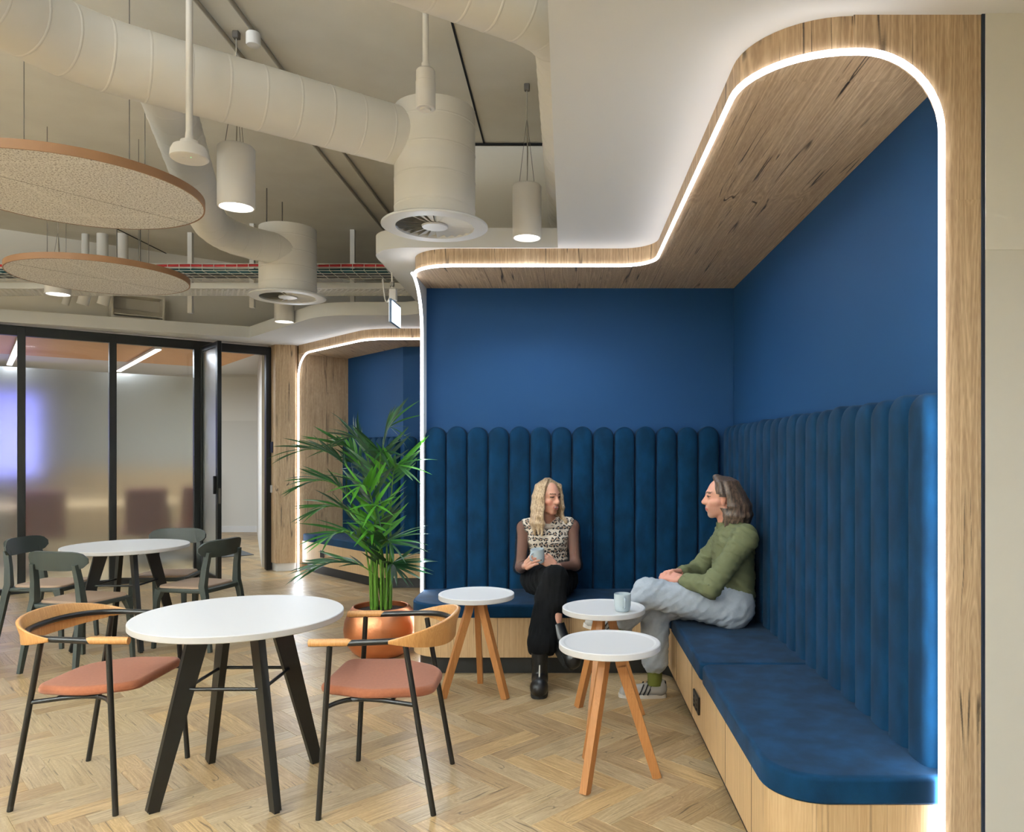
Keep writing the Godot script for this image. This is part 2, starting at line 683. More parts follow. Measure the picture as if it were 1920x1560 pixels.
func make_materials() -> void:
	var oak := wood_texture(11, 512, 1024, Color(0.845, 0.745, 0.605), Color(0.625, 0.515, 0.395), 1.0, 0.62)
	mats.oak = tri_mat(oak, Vector3(1.15, 0.45, 0.40), 0.5)
	var pale := wood_texture(31, 512, 512, Color(0.84, 0.72, 0.55), Color(0.70, 0.565, 0.40), 0.25, 0.5)
	mats.pale_oak = tri_mat(pale, Vector3(1.3, 0.6, 1.3), 0.5)
	var plank := wood_texture(71, 512, 1024, Color(0.86, 0.775, 0.62), Color(0.64, 0.54, 0.40), 0.6, 0.5)
	mats.planks = []
	for c in [Color(0.95, 0.95, 0.94), Color(0.89, 0.86, 0.83), Color(0.99, 0.95, 0.88), Color(0.93, 0.93, 0.93), Color(0.85, 0.82, 0.78)]:
		var m := mat(c, 0.34)
		m.albedo_texture = plank
		m.metallic_specular = 0.45
		mats.planks.append(m)
	var beech := wood_texture(91, 256, 512, Color(0.74, 0.52, 0.31), Color(0.62, 0.405, 0.215), 0.0, 0.5)
	mats.beech = tri_mat(beech, Vector3(4.0, 1.2, 4.0), 0.42, Color.WHITE, false)
	var ash := wood_texture(95, 256, 512, Color(0.86, 0.66, 0.42), Color(0.74, 0.52, 0.29), 0.0, 0.6)
	mats.ash = tri_mat(ash, Vector3(4.0, 2.0, 4.0), 0.4, Color.WHITE, false)
	mats.warm_panel = tri_mat(ash, Vector3(1.5, 1.5, 0.7), 0.5)
	mats.sign_case = mat(Color(0.45, 0.55, 0.68), 0.4)
	mats.rim_wood = mat(Color(0.60, 0.45, 0.32), 0.55)

	mats.slab = tri_mat(mottle_texture(101, 512, 512, Color(0.875, 0.855, 0.80), Color(0.84, 0.815, 0.755), 0.10, 0.5, 0.012), Vector3(0.35, 0.35, 0.35), 0.85)
	mats.duct = mat(Color(0.87, 0.855, 0.82), 0.6)
	mats.soffit = mat(Color(0.875, 0.88, 0.875), 0.85)
	mats.cream = mat(Color(0.87, 0.86, 0.825), 0.85)
	mats.cream_dark = mat(Color(0.83, 0.82, 0.785), 0.85)
	mats.upper = mat(Color(0.86, 0.835, 0.78), 0.85)
	mats.skirting = mat(Color(0.86, 0.86, 0.85), 0.5)
	mats.blue = mat(Color(0.10, 0.255, 0.415), 0.66)
	mats.blue.metallic_specular = 0.3
	mats.velvet = tri_mat(mottle_texture(121, 512, 512, Color(0.017, 0.190, 0.310), Color(0.010, 0.140, 0.235), 0.14, 0.75, 0.014), Vector3(0.9, 0.6, 0.9), 0.85)
	mats.velvet.rim_enabled = true
	mats.velvet.rim = 0.06
	mats.velvet.metallic_specular = 0.25
	mats.velvet.rim_tint = 0.75
	bump(mats.velvet, 125, 0.5, 0.02)
	mats.gap = mat(Color(0.05, 0.11, 0.19), 0.5)
	mats.plinth = mat(Color(0.075, 0.085, 0.085), 0.45)
	mats.black = mat(Color(0.045, 0.05, 0.05), 0.38)
	mats.black_leg = mat(Color(0.055, 0.06, 0.058), 0.42)
	mats.frame = mat(Color(0.05, 0.06, 0.06), 0.42)
	mats.socket = mat(Color(0.04, 0.045, 0.05), 0.35)
	mats.white = mat(Color(0.90, 0.89, 0.875), 0.5)
	mats.table_top = mat(Color(0.85, 0.845, 0.84), 0.42)
	mats.table_edge = mat(Color(0.80, 0.79, 0.775), 0.5)
	mats.fixture = mat(Color(0.86, 0.845, 0.82), 0.45)
	mats.vane = mat(Color(0.88, 0.88, 0.87), 0.4)
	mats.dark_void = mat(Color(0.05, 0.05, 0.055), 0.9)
	mats.tray = mat(Color(0.88, 0.88, 0.86), 0.4)
	mats.red_cable = mat(Color(0.72, 0.12, 0.14), 0.5)
	mats.teal_cable = mat(Color(0.05, 0.33, 0.36), 0.5)
	mats.grey_cable = mat(Color(0.42, 0.43, 0.44), 0.5)
	mats.wire = mat(Color(0.45, 0.43, 0.40), 0.4, 0.6)
	mats.grey_pipe = mat(Color(0.64, 0.61, 0.55), 0.6)
	mats.led = glow(Color(0.97, 0.97, 1.0), 7.0)
	mats.lamp = glow(Color(1.0, 0.985, 0.96), 5.0)
	mats.bar_lamp = glow(Color(1.0, 0.98, 0.95), 6.0)
	mats.sign = glow(Color(0.93, 0.97, 1.0), 2.2)
	mats.green_dot = glow(Color(0.2, 1.0, 0.5), 1.6)
	mats.blue_screen = glow(Color(0.03, 0.06, 0.95), 1.5)
	mats.raft = tri_mat(speckle_texture(141, Color(0.925, 0.915, 0.90), Color(0.58, 0.555, 0.535)), Vector3(1.3, 1.3, 1.3), 0.95)
	mats.terracotta = tri_mat(mottle_texture(151, 256, 256, Color(0.68, 0.42, 0.295), Color(0.565, 0.33, 0.22), 0.45, 0.2, 0.05), Vector3(4, 4, 4), 0.95)
	mats.terracotta.rim_enabled = true
	mats.terracotta.rim = 0.3
	mats.tan_seat = mat(Color(0.66, 0.56, 0.475), 0.85)
	mats.green_plastic = mat(Color(0.205, 0.235, 0.22), 0.5)
	mats.copper = mat(Color(0.84, 0.56, 0.40), 0.36, 1.0)
	bump(mats.copper, 161, 0.03, 0.15)
	mats.copper.uv1_triplanar = true
	mats.copper.uv1_scale = Vector3(3, 3, 3)
	mats.soil = tri_mat(mottle_texture(171, 128, 128, Color(0.24, 0.15, 0.10), Color(0.10, 0.07, 0.05), 0.7, 0.2, 0.1), Vector3(6, 6, 6), 1.0)
	mats.leaves = []
	for c in [Color(0.10, 0.26, 0.11), Color(0.15, 0.36, 0.12), Color(0.27, 0.52, 0.14), Color(0.08, 0.21, 0.11)]:
		var m := mat(c, 0.38)
		m.backlight_enabled = true
		m.backlight = c * 0.8
		mats.leaves.append(m)
	mats.stem = mat(Color(0.33, 0.50, 0.14), 0.45)
	mats.mug = mat(Color(0.74, 0.79, 0.81), 0.22)
	mats.rug = tri_mat(mottle_texture(181, 128, 128, Color(0.44, 0.44, 0.43), Color(0.26, 0.27, 0.27), 0.7, 0.3, 0.1), Vector3(2, 2, 2), 1.0)
	mats.brown_chair = mat(Color(0.40, 0.20, 0.14), 0.8)
	mats.panel_blue = mat(Color(0.17, 0.19, 0.30), 0.4)
	var fr := mat(Color(0.94, 0.96, 0.95, 0.05), 0.30)
	fr.refraction_enabled = true
	fr.refraction_scale = 0.02
	mats.frosted = fr
	var cl := mat(Color(0.95, 0.97, 0.97, 0.04), 0.04)
	cl.transparency = BaseMaterial3D.TRANSPARENCY_ALPHA
	mats.clear = cl
	# people
	mats.skin = mat(Color.WHITE, 0.5)
	mats.skin.vertex_color_use_as_albedo = true
	mats.skin.subsurf_scatter_enabled = true
	mats.skin.subsurf_scatter_strength = 0.08
	mats.hair = mat(Color.WHITE, 0.42)
	mats.hair.vertex_color_use_as_albedo = true
	mats.leopard = tri_mat(leopard_texture(), Vector3(3.6, 3.6, 3.6), 0.9, Color.WHITE, false)
	mats.knit_trim = mat(Color(0.80, 0.73, 0.66), 0.95)
	var sheer := mat(Color(0.07, 0.06, 0.06, 0.5), 0.8)
	sheer.transparency = BaseMaterial3D.TRANSPARENCY_ALPHA
	mats.sheer = sheer
	mats.black_cloth = mat(Color(0.05, 0.052, 0.056), 0.95)
	mats.black_cloth.rim_enabled = true
	mats.black_cloth.rim = 0.06
	mats.black_cloth.metallic_specular = 0.25
	mats.boot = mat(Color(0.05, 0.055, 0.058), 0.35)
	mats.boot_sole = mat(Color(0.06, 0.065, 0.06), 0.7)
	mats.zip = mat(Color(0.75, 0.73, 0.68), 0.3, 0.9)
	mats.shirt = mat(Color(0.375, 0.395, 0.27), 0.8)
	mats.denim = tri_mat(mottle_texture(191, 256, 256, Color(0.68, 0.71, 0.74), Color(0.60, 0.635, 0.67), 0.5, 0.4, 0.03), Vector3(3, 3, 3), 0.9)
	mats.sock = mat(Color(0.36, 0.38, 0.13), 0.95)
	mats.shoe = mat(Color(0.66, 0.65, 0.63), 0.75)
	mats.shoe_sole = mat(Color(0.85, 0.83, 0.80), 0.6)
	mats.stripe = mat(Color(0.10, 0.10, 0.11), 0.6)
	mats.nail = mat(Color(0.10, 0.03, 0.07), 0.25)

# ------------------------------------------------------------------ the scene
func _ready() -> void:
	rng.seed = 7
	var cam := Camera3D.new()
	cam.name = "camera"
	cam.projection = Camera3D.PROJECTION_FRUSTUM
	cam.near = 0.1
	cam.far = 60.0
	cam.size = 0.1 * 1560.0 / F
	cam.frustum_offset = Vector2((960.0 - CX) / F * 0.1, (CY - 780.0) / F * 0.1)
	cam.position = Vector3(0, EYE, 0)
	add_child(cam)
	cam.current = true
	var env := Environment.new()
	env.background_mode = Environment.BG_COLOR
	env.background_color = Color(0.02, 0.02, 0.02)
	env.tonemap_mode = Environment.TONE_MAPPER_LINEAR
	env.tonemap_exposure = 1.0
	env.sdfgi_enabled = true
	env.ssao_enabled = true
	env.ssil_enabled = true
	var we := WorldEnvironment.new()
	we.environment = env
	we.name = "environment"
	add_child(we)

	make_materials()
	build_shell()
	build_floor()
	build_nook_one()
	build_nook_two()
	build_partition()
	build_meeting_room()
	build_services()
	build_lamps()
	build_tables()
	build_armchairs()
	build_side_chairs()
	build_plant()
	build_small_things()
	build_woman()
	build_man()

func lamp_spot(at: Vector3, energy: float, size: float, half: float, parent: Node, col := Color(0.875, 0.935, 1.0)) -> void:
	var l := SpotLight3D.new()
	l.name = "lamp_light"
	l.light_color = col
	l.light_energy = energy
	l.light_size = size
	l.spot_angle = half
	l.spot_angle_attenuation = 0.6
	l.spot_range = 25.0
	l.spot_attenuation = 2.0
	l.shadow_enabled = true
	parent.add_child(l, true)
	l.global_position = at
	l.rotation = Vector3(-PI / 2, 0, 0)

func strip_light(a: Vector3, b: Vector3, facing: Vector3, energy: float, parent: Node, width := 0.018) -> void:
	var l := AreaLight3D.new()
	l.name = "strip_light"
	l.light_color = Color(0.90, 0.95, 1.0)
	l.light_energy = energy
	l.area_size = Vector2((b - a).length(), width)
	l.area_range = 25.0
	l.area_attenuation = 2.0
	l.shadow_enabled = true
	parent.add_child(l, true)
	var x := (b - a).normalized()
	var z := -(facing - x * facing.dot(x)).normalized()
	l.global_transform = Transform3D(Basis(x, z.cross(x), z), (a + b) * 0.5 + facing * 0.012)

func wall(called: String, a: Vector2, b: Vector2, y0: float, y1: float, thick: float, m: Material, label: String) -> MeshInstance3D:
	# a wall between two plan points; it grows thick to the side away from the room
	var dir := (b - a).normalized()
	var out := Vector2(dir.y, -dir.x) * thick
	var mb := MB.new()
	mb.prism(PackedVector2Array([a, b, b + out, a + out]), y0, y1)
	var o := part(called, mb, m)
	tag(o, label, "wall", "", "structure")
	return o

func build_shell() -> void:
	var mb := MB.new()
	mb.box(v(-2.0, SLAB + 0.15, 4.0), Vector3(17.0, 0.3, 22.0))
	var slab := part("ceiling", mb, mats.slab)
	tag(slab, "beige painted concrete slab ceiling with exposed services", "ceiling", "", "structure")
	# open joint in the slab and the angle along the wall head
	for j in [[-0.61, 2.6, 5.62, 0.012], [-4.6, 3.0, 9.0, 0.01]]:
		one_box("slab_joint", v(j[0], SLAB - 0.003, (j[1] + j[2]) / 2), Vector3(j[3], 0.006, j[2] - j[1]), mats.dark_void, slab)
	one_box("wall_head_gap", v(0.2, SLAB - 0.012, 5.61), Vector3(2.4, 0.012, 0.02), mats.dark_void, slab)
	for c in [[-1.87, 3.0, 8.6], [-1.695, 3.0, 7.6]]:
		var t := MB.new()
		t.tube([v(c[0], SLAB - 0.014, c[1]), v(c[0], SLAB - 0.014, c[2])], 0.012, 8)
		var o := part("ceiling_conduit", t, mats.grey_pipe)
		tag(o, "thin painted conduit running along the slab ceiling" if c[0] < -1.8 else "painted conduit carrying the junction box on the slab ceiling", "conduit")
	# plasterboard bulkhead: one deep white soffit with a waving edge
	var poly := rounded([[-0.055, -2.0], [-0.055, 4.915], [-1.29, 4.915, 0.26], [-1.33, 7.32, 0.3], [-2.38, 7.32, 0.7], [-3.655, 8.74], [-5.74, 7.675], [-10.0, 4.4], [-10.0, 4.55], [-5.79, 7.86], [-3.69, 9.52], [-3.3, 11.2], [5.0, 11.2], [5.0, -2.0]], 10)
	var s := MB.new()
	s.prism(poly, SOFFIT, SOFFIT + 0.128)
	tag(part("soffit", s, mats.soffit), "off-white plasterboard soffit with a curved edge above the blue nooks", "soffit", "", "structure")
	# walls of the open office, behind and beside the camera too
	wall("wall_upper_back", Vector2(-1.02, 5.63), Vector2(5.0, 5.63), SOFFIT + 0.128, SLAB, -0.1, mats.upper, "tan painted wall above the soffit behind the big air diffuser")
	wall("wall_upper_partition", Vector2(-10.0, 4.43), Vector2(-3.69, 9.42), SOFFIT + 0.128, SLAB, -0.1, mats.upper, "grey-beige wall strip above the black framed glass")
	wall("wall_upper_far", Vector2(-3.69, 9.42), Vector2(0.4, 12.65), SOFFIT + 0.128, SLAB, -0.1, mats.upper, "shaded wall above the far nook behind the cable tray")
	wall("wall_far_end", Vector2(0.3, 12.6), Vector2(5.0, 12.6), 0.0, SLAB, -0.1, mats.cream, "closing wall behind the nooks")
	var w := wall("wall_right", Vector2(1.272, 2.30), Vector2(5.0, 2.30), 0.0, SOFFIT, -0.1, mats.cream_dark, "plain beige wall beside the oak post")
	one_box("upper_band", v(3.136, (2.068 + SOFFIT) / 2, 2.2985), Vector3(3.728, SOFFIT - 2.068, 0.003), mats.cream, w)
	wall("wall_right_side", Vector2(5.0, -5.0), Vector2(5.0, 12.7), 0.0, SLAB, 0.1, mats.cream, "cream end wall of the office outside the picture")
	wall("wall_rear", Vector2(-10.0, -5.0), Vector2(5.0, -5.0), 0.0, SLAB, 0.1, mats.cream, "cream wall at the rear of the office")
	wall("wall_left", Vector2(-10.0, -5.0), Vector2(-10.0, 14.2), 0.0, SLAB, -0.1, mats.cream, "cream wall at the side of the office")

func plank_mesh(u0: float, v0: float, w: float, l: float) -> ArrayMesh:
	var mb := MB.new()
	var ch := 0.0012
	var hx := l / 2 - 0.0004
	var hz := w / 2 - 0.0004
	var t := 0.0
	var uvf := func(x: float, z: float) -> Vector2: return Vector2(u0 + (z + hz) / 0.9, v0 + (x + hx) / 1.1)
	var a := [Vector3(-hx, t - ch, -hz), Vector3(hx, t - ch, -hz), Vector3(hx, t - ch, hz), Vector3(-hx, t - ch, hz)]
	var b := [Vector3(-hx + ch, t, -hz + ch), Vector3(hx - ch, t, -hz + ch), Vector3(hx - ch, t, hz - ch), Vector3(-hx + ch, t, hz - ch)]
	mb.quad(b[0], b[1], b[2], b[3], Vector3.UP, uvf.call(b[0].x, b[0].z), uvf.call(b[1].x, b[1].z), uvf.call(b[2].x, b[2].z), uvf.call(b[3].x, b[3].z))
	for i in 4:
		var j := (i + 1) % 4
		var m: Vector3 = (a[i] + a[j]) * 0.5
		var n := (Vector3(m.x / hx if absf(absf(m.x) - hx) < 0.01 else 0.0, 0, m.z / hz if absf(absf(m.z) - hz) < 0.01 else 0.0).normalized() + Vector3.UP).normalized()
		mb.quad(a[i], a[j], b[j], b[i], n, uvf.call(a[i].x, a[i].z), uvf.call(a[j].x, a[j].z), uvf.call(b[j].x, b[j].z), uvf.call(b[i].x, b[i].z))
		var lo := Vector3(0, -0.004, 0)
		mb.quad(a[i] + lo, a[j] + lo, a[j], a[i], Vector3(m.x, 0, m.z).normalized())
	return mb.mesh()

func build_floor() -> void:
	var base := MB.new()
	base.box(v(-2.0, -0.105, 4.6), Vector3(17.0, 0.2, 21.0))
	var fl := part("floor", base, mats.plinth)
	tag(fl, "pale oak herringbone plank floor", "floor", "", "structure")
	var w := 0.11
	var l := 0.44
	var variants := []
	for i in 14:
		variants.append(plank_mesh(rng.randf(), rng.randf(), w, l))
	# local axes of the pattern: (1,1) runs along X
	var q := sqrt(0.5)
	var eu := Vector2(q, q)
	var ew := Vector2(q, -q)
	var planks := []
	for m in range(-18, 22):
		for k in range(-110, 70):
			for kind in 2:
				var c: Vector2
				if kind == 0:
					c = Vector2(k * w + l / 2, k * w + w / 2)
				else:
					c = Vector2(k * w - w / 2, k * w + l / 2)
				c += Vector2(l, -l) * m
				var p := eu * c.x + ew * c.y + Vector2(-0.37, 3.03)
				if p.x < -10.3 or p.x > 5.3 or p.y < -5.0 or p.y > 14.5:
					continue
				planks.append([p, kind])
	var seen := []
	for pl in planks:
		var p: Vector2 = pl[0]
		var score := 0.0
		if p.y > 1.9:
			var sx := CX + F * p.x / p.y
			var sy := CY + F * EYE / p.y
			if sx > -40 and sx < 1960 and sy < 1610 and (p.x < 0.7 or p.y < 2.2) and not (p.y > 5.0 and p.x > -1.1):
				score = 1.0 / (p.y * p.y * p.y)
		seen.append(score)
	var order := range(planks.size())
	order.sort_custom(func(a, b): return seen[a] > seen[b])
	var rest := MB.new()
	var n := 0
	for i in order:
		var pl: Array = planks[i]
		var p: Vector2 = pl[0]
		var dir: Vector2 = eu if pl[1] == 0 else ew
		var x := v(dir.x, 0, dir.y)
		var z := x.cross(Vector3.UP)
		var flip := 1.0 if rng.randf() < 0.5 else -1.0
		var tr := Transform3D(Basis(x * flip, Vector3.UP, z * flip), v(p.x, 0, p.y))
		var mesh: ArrayMesh = variants[rng.randi() % variants.size()]
		var tone := rng.randi() % 5
		if n < 298:
			var o := MeshInstance3D.new()
			o.name = "plank"
			o.mesh = mesh
			o.material_override = mats.planks[tone]
			fl.add_child(o, true)
			o.transform = tr
		else:
			var arr := mesh.surface_get_arrays(0)
			var off := rest.vs.size()
			var av: PackedVector3Array = arr[Mesh.ARRAY_VERTEX]
			var an: PackedVector3Array = arr[Mesh.ARRAY_NORMAL]
			var au: PackedVector2Array = arr[Mesh.ARRAY_TEX_UV]
			var ai: PackedInt32Array = arr[Mesh.ARRAY_INDEX]
			for e in av.size():
				rest.vs.append(tr * av[e])
				rest.ns.append(tr.basis * an[e])
				rest.uv.append(au[e])
				var c: Color = mats.planks[tone].albedo_color.srgb_to_linear()
				rest.cs.append(c)
			for e in ai:
				rest.ix.append(off + e)
		n += 1
	var rm: StandardMaterial3D = mats.planks[0].duplicate()
	rm.vertex_color_use_as_albedo = true
	var ro := part("distant_planks", rest, rm, fl)
	ro.set_meta("kind", "stuff")

# ------------------------------------------------------------------ nook one
func arc3(c: Vector3, a: Vector3, b: Vector3, r: float, n := 8) -> Array:
	var out := []
	for i in n + 1:
		var t := PI / 2 * i / n
		out.append(c + a * (r * cos(t)) + b * (r * sin(t)))
	return out

func channel_pad(w: float, h: float, t: float) -> ArrayMesh:
	# an upright padded tube with a round head: width w along x, height h, bulging towards +z by t
	var mb := MB.new()
	var rows := []
	var r := w / 2
	var nh := 8
	var levels := [[0.0, 1.0], [0.012, 1.0]]
	for i in 5:
		levels.append([lerpf(0.02, h - r, (i + 1) / 5.0), 1.0])
	for i in nh:
		var a := PI / 2 * (i + 1) / nh
		levels.append([h - r + r * sin(a), cos(a)])
	for e in levels:
		var row := []
		var hw: float = maxf(r * e[1], 0.0008)
		var tt: float = t * (0.45 + 0.55 * sqrt(clampf(e[1], 0.0, 1.0)))
		row.append(Vector3(-hw, e[0], 0))
		for k in 11:
			var a := PI * (1.0 - k / 10.0)
			var cx := signf(cos(a)) * pow(absf(cos(a)), 0.55)
			row.append(Vector3(hw * cx, e[0], tt * (0.42 + 0.58 * pow(sin(a), 0.52))))
		row.append(Vector3(hw, e[0], 0))
		rows.append(row)
	mb.sheet(rows)
	return mb.mesh()

func led_tube(path: Array, called: String, parent: Node, r := 0.0105) -> void:
	var mb := MB.new()
	mb.tube(path, r, 8)
	part(called, mb, mats.led, parent)

func build_nook_one() -> void:
	var D := 5.63
	var XR := 1.243
	var bw := wall("wall_back", Vector2(-1.04, D), Vector2(XR + 0.1, D), 0.0, SOFFIT, -0.08, mats.blue, "deep blue painted wall behind the row of velvet tubes")
	wall("wall_nook_side", Vector2(XR, 2.335), Vector2(XR, D), 0.0, SOFFIT, 0.02, mats.blue, "deep blue painted side wall of the large nook")
	one_box("corner_bead", v(XR - 0.004, 2.15, D - 0.006), Vector3(0.004, 1.05, 0.004), mats.blue, bw)
	# oak roof with the swept edge
	var plan := rounded([[1.262, 2.312], [0.575, 2.312, 0.30], [0.575, 4.936, 0.22], [-1.04, 4.936, 0.30], [-1.04, D], [1.262, D]], 12)
	var mb := MB.new()
	mb.prism(plan, ROOF, SOFFIT)
	var roof := part("nook_roof", mb, mats.oak)
	tag(roof, "oak veneered canopy over the large blue nook", "canopy", "", "structure")
	# board joints on the underside of the rear run
	for x in [-0.55, -0.15, 0.25, 0.62]:
		one_box("board_joint", v(x, ROOF - 0.0004, 5.28), Vector3(0.002, 0.0008, 0.66), mats.plinth, roof)
	# front post with an arched shoulder
	var post := PackedVector2Array([Vector2(1.262, 0), Vector2(1.262, SOFFIT), Vector2(0.875, SOFFIT), Vector2(0.875, 2.677)])
	for i in 11:
		var a := PI / 2 * (1.0 - i / 10.0)
		post.append(Vector2(0.895 + 0.252 * cos(a), 2.425 + 0.252 * sin(a)))
	post.append(Vector2(1.147, 0.0))
	var pm := MB.new()
	pm.plate(post, v(0, 0, 2.305), Vector3.RIGHT, Vector3.UP, Vector3(0, 0, -1), 0.03)
	var po := part("nook_post", pm, mats.oak)
	tag(po, "oak faced end post with an arched shoulder beside the beige wall", "post", "", "structure")
	one_box("shadow_gap", v(1.267, SOFFIT / 2, 2.315), Vector3(0.010, SOFFIT, 0.03), mats.gap, po)
	# arched end panel on the open side
	var endp := PackedVector2Array([Vector2(D, 0), Vector2(D, ROOF), Vector2(5.14, ROOF)])
	for i in 11:
		var a := PI / 2 * (1.0 - i / 10.0)
		endp.append(Vector2(5.14 + 0.35 * cos(a), 2.327 + 0.35 * sin(a)))
	endp.append(Vector2(5.49, 0))
	var em := MB.new()
	em.plate(endp, v(-1.04, 0, 0), Vector3(0, 0, -1), Vector3.UP, Vector3.LEFT, 0.02)
	tag(part("nook_end_panel", em, mats.soffit), "pale arched end panel edged by the light strip near the palm", "panel", "", "structure")
	# glowing edge: down the post, round the canopy, down the far end
	var led := thing("led_strip_light", "continuous white light strip edging the large nook", "light strip")
	var p := [v(1.141, 0.0, 2.302)]
	for i in 13:
		var a := PI / 2 * i / 12.0
		p.append(v(0.895 + 0.246 * cos(a), 2.425 + 0.246 * sin(a), 2.302))
	for i in 13:
		var a := PI / 2 * i / 12.0
		p.append(v(0.875 - 0.306 * sin(a), ROOF - 0.004, 2.612 - 0.306 * cos(a)))
	for i in 11:
		var a := PI / 2 * i / 10.0
		p.append(v(0.355 + 0.214 * cos(a), ROOF - 0.004, 4.716 + 0.214 * sin(a)))
	for i in 13:
		var a := PI / 2 * i / 12.0
		p.append(v(-0.74 - 0.306 * sin(a), ROOF - 0.004, 5.236 - 0.306 * cos(a)))
	for i in 11:
		var a := PI / 2 * i / 10.0
		p.append(v(-1.046, 2.327 + 0.344 * cos(a), 5.14 + 0.344 * sin(a)))
	p.append(v(-1.046, 0.0, 5.484))
	led_tube(p, "light_diffuser", led)
	strip_light(v(1.141, 0.05, 2.302), v(1.141, 2.42, 2.302), v(-0.5, 0, 0.85).normalized(), LED_E * 1.0, led)
	strip_light(v(0.569, ROOF - 0.006, 2.62), v(0.569, ROOF - 0.006, 4.70), Vector3(-0.15, -1, 0).normalized(), LED_E * 1.0, led)
	strip_light(v(0.35, ROOF - 0.006, 4.930), v(-0.72, ROOF - 0.006, 4.930), Vector3(0, -1, 0.15).normalized(), LED_E * 0.6, led)
	strip_light(v(-1.046, 0.05, 5.484), v(-1.046, 2.32, 5.484), Vector3(0.6, 0, 1).normalized(), LED_E * 0.9, led)
	# bench: plinth, oak front, sockets
	var front := [[XR, 2.318], [0.64, 2.318, 0.17], [0.64, 4.95, 0.16], [-1.04, 4.95, 0.24], [-1.04, D - 0.005], [XR, D - 0.005]]
	var bench := thing("banquette_base", "oak fronted L-shaped bench base with black plinth", "bench")
	var om := MB.new()
	om.prism(rounded(front, 10), 0.115, 0.374)
	var body := part("oak_front", om, mats.pale_oak, bench)
	for j in [[0.64, 2.62], [0.64, 3.05], [0.64, 3.86], [0.64, 4.4]]:
		one_box("panel_joint", v(j[0] - 0.0003, 0.245, j[1]), Vector3(0.0012, 0.255, 0.0025), mats.plinth, body)
	for x in [-0.45, 0.02]:
		one_box("panel_joint", v(x, 0.245, 4.9497), Vector3(0.0025, 0.255, 0.0012), mats.plinth, body)
	var km := MB.new()
	km.prism(rounded([[XR, 2.35], [0.69, 2.36, 0.13], [0.69, 5.0, 0.14], [-1.0, 5.0, 0.2], [-1.0, D - 0.01], [XR, D - 0.01]], 8), 0.0, 0.115)
	part("plinth", km, mats.plinth, bench)
	socket(v(0.637, 0.24, 3.69), Vector3.LEFT, bench)
	socket(v(-0.07, 0.235, 4.947), Vector3(0, 0, 1), bench)
	# seat cushions
	var gap := 0.003
	var cushions := [
		[[[XR, 2.312], [0.632, 2.312, 0.18], [0.632, 3.56 - gap, 0.045], [XR, 3.56 - gap]], "blue velvet seat cushion with a rounded corner beside the oak post"],
		[[[XR, 3.56 + gap], [0.632, 3.56 + gap, 0.045], [0.632, 4.60 - gap, 0.045], [XR, 4.60 - gap]], "blue velvet seat cushion that the man in green sits on"],
		[[[XR, 4.60 + gap], [0.632, 4.60 + gap, 0.045], [0.632, 4.942, 0.15], [-1.045, 4.942, 0.25], [-1.045, 5.545], [XR, 5.545]], "long blue velvet corner cushion that the blonde woman sits on"],
	]
	for c in cushions:
		var cm := MB.new()
		cm.prism(rounded(c[0], 8), 0.3745, 0.462, 0.018, 0.010, 5)
		var co := part("seat_cushion", cm, mats.velvet)
		tag(co, c[1], "cushion", "velvet bench cushions")
	# padded tubes
	var pad := channel_pad(0.1535, 1.19, 0.085)
	var back := thing("channel_backrest", "row of upright blue velvet tubes behind the blonde woman", "backrest", Vector3.ZERO, 0.0, "channel backrests")
	for i in 14:
		var o := part("velvet_tube", pad, mats.velvet, back)
		o.position = v(-1.04 + 0.1545 * (i + 0.5), 0.455 + (0.004 if i % 3 == 1 else 0.0), D - 0.003)
	var side := thing("channel_backrest", "receding row of upright blue velvet tubes along the side wall", "backrest", Vector3.ZERO, 0.0, "channel backrests")
	for i in 20:
		var o := part("velvet_tube", pad, mats.velvet, side)
		o.position = v(XR - 0.003, 0.455 + (0.006 if i % 4 == 1 else 0.0) , 2.372 + 0.1545 * (i + 0.5))
		o.scale = Vector3(1, 1, 1.35)
		o.rotation.y = -PI / 2
	var cap := MB.new()
	cap.box(v(XR - 0.05, 0.455 + 0.545, 2.368), Vector3(0.095, 1.09, 0.012), Basis(), 0.005)

func socket(at: Vector3, n: Vector3, parent: Node, w := 0.146, h := 0.086) -> void:
	var u := Vector3.UP.cross(n)
	var b := Basis(u, Vector3.UP, n)
	var mb := MB.new()
	mb.box(at + n * 0.004, Vector3(w, h, 0.010), b, 0.003)
	var o := part("power_socket", mb, mats.socket, parent)
	for s in [-0.034, 0.034]:
		if w > 0.1:
			for e in [[0.0, 0.018], [-0.011, -0.004], [0.011, -0.004]]:
				var hm := MB.new()
				hm.box(at + n * 0.0095 + u * (s + e[0]) + Vector3.UP * e[1], Vector3(0.006, 0.008, 0.001), b)
				part("slot", hm, mats.dark_void, o)
			var sw := MB.new()
			sw.box(at + n * 0.0105 + u * s + Vector3.UP * -0.026, Vector3(0.014, 0.010, 0.005), b, 0.001)
			part("switch", sw, mats.frame, o)

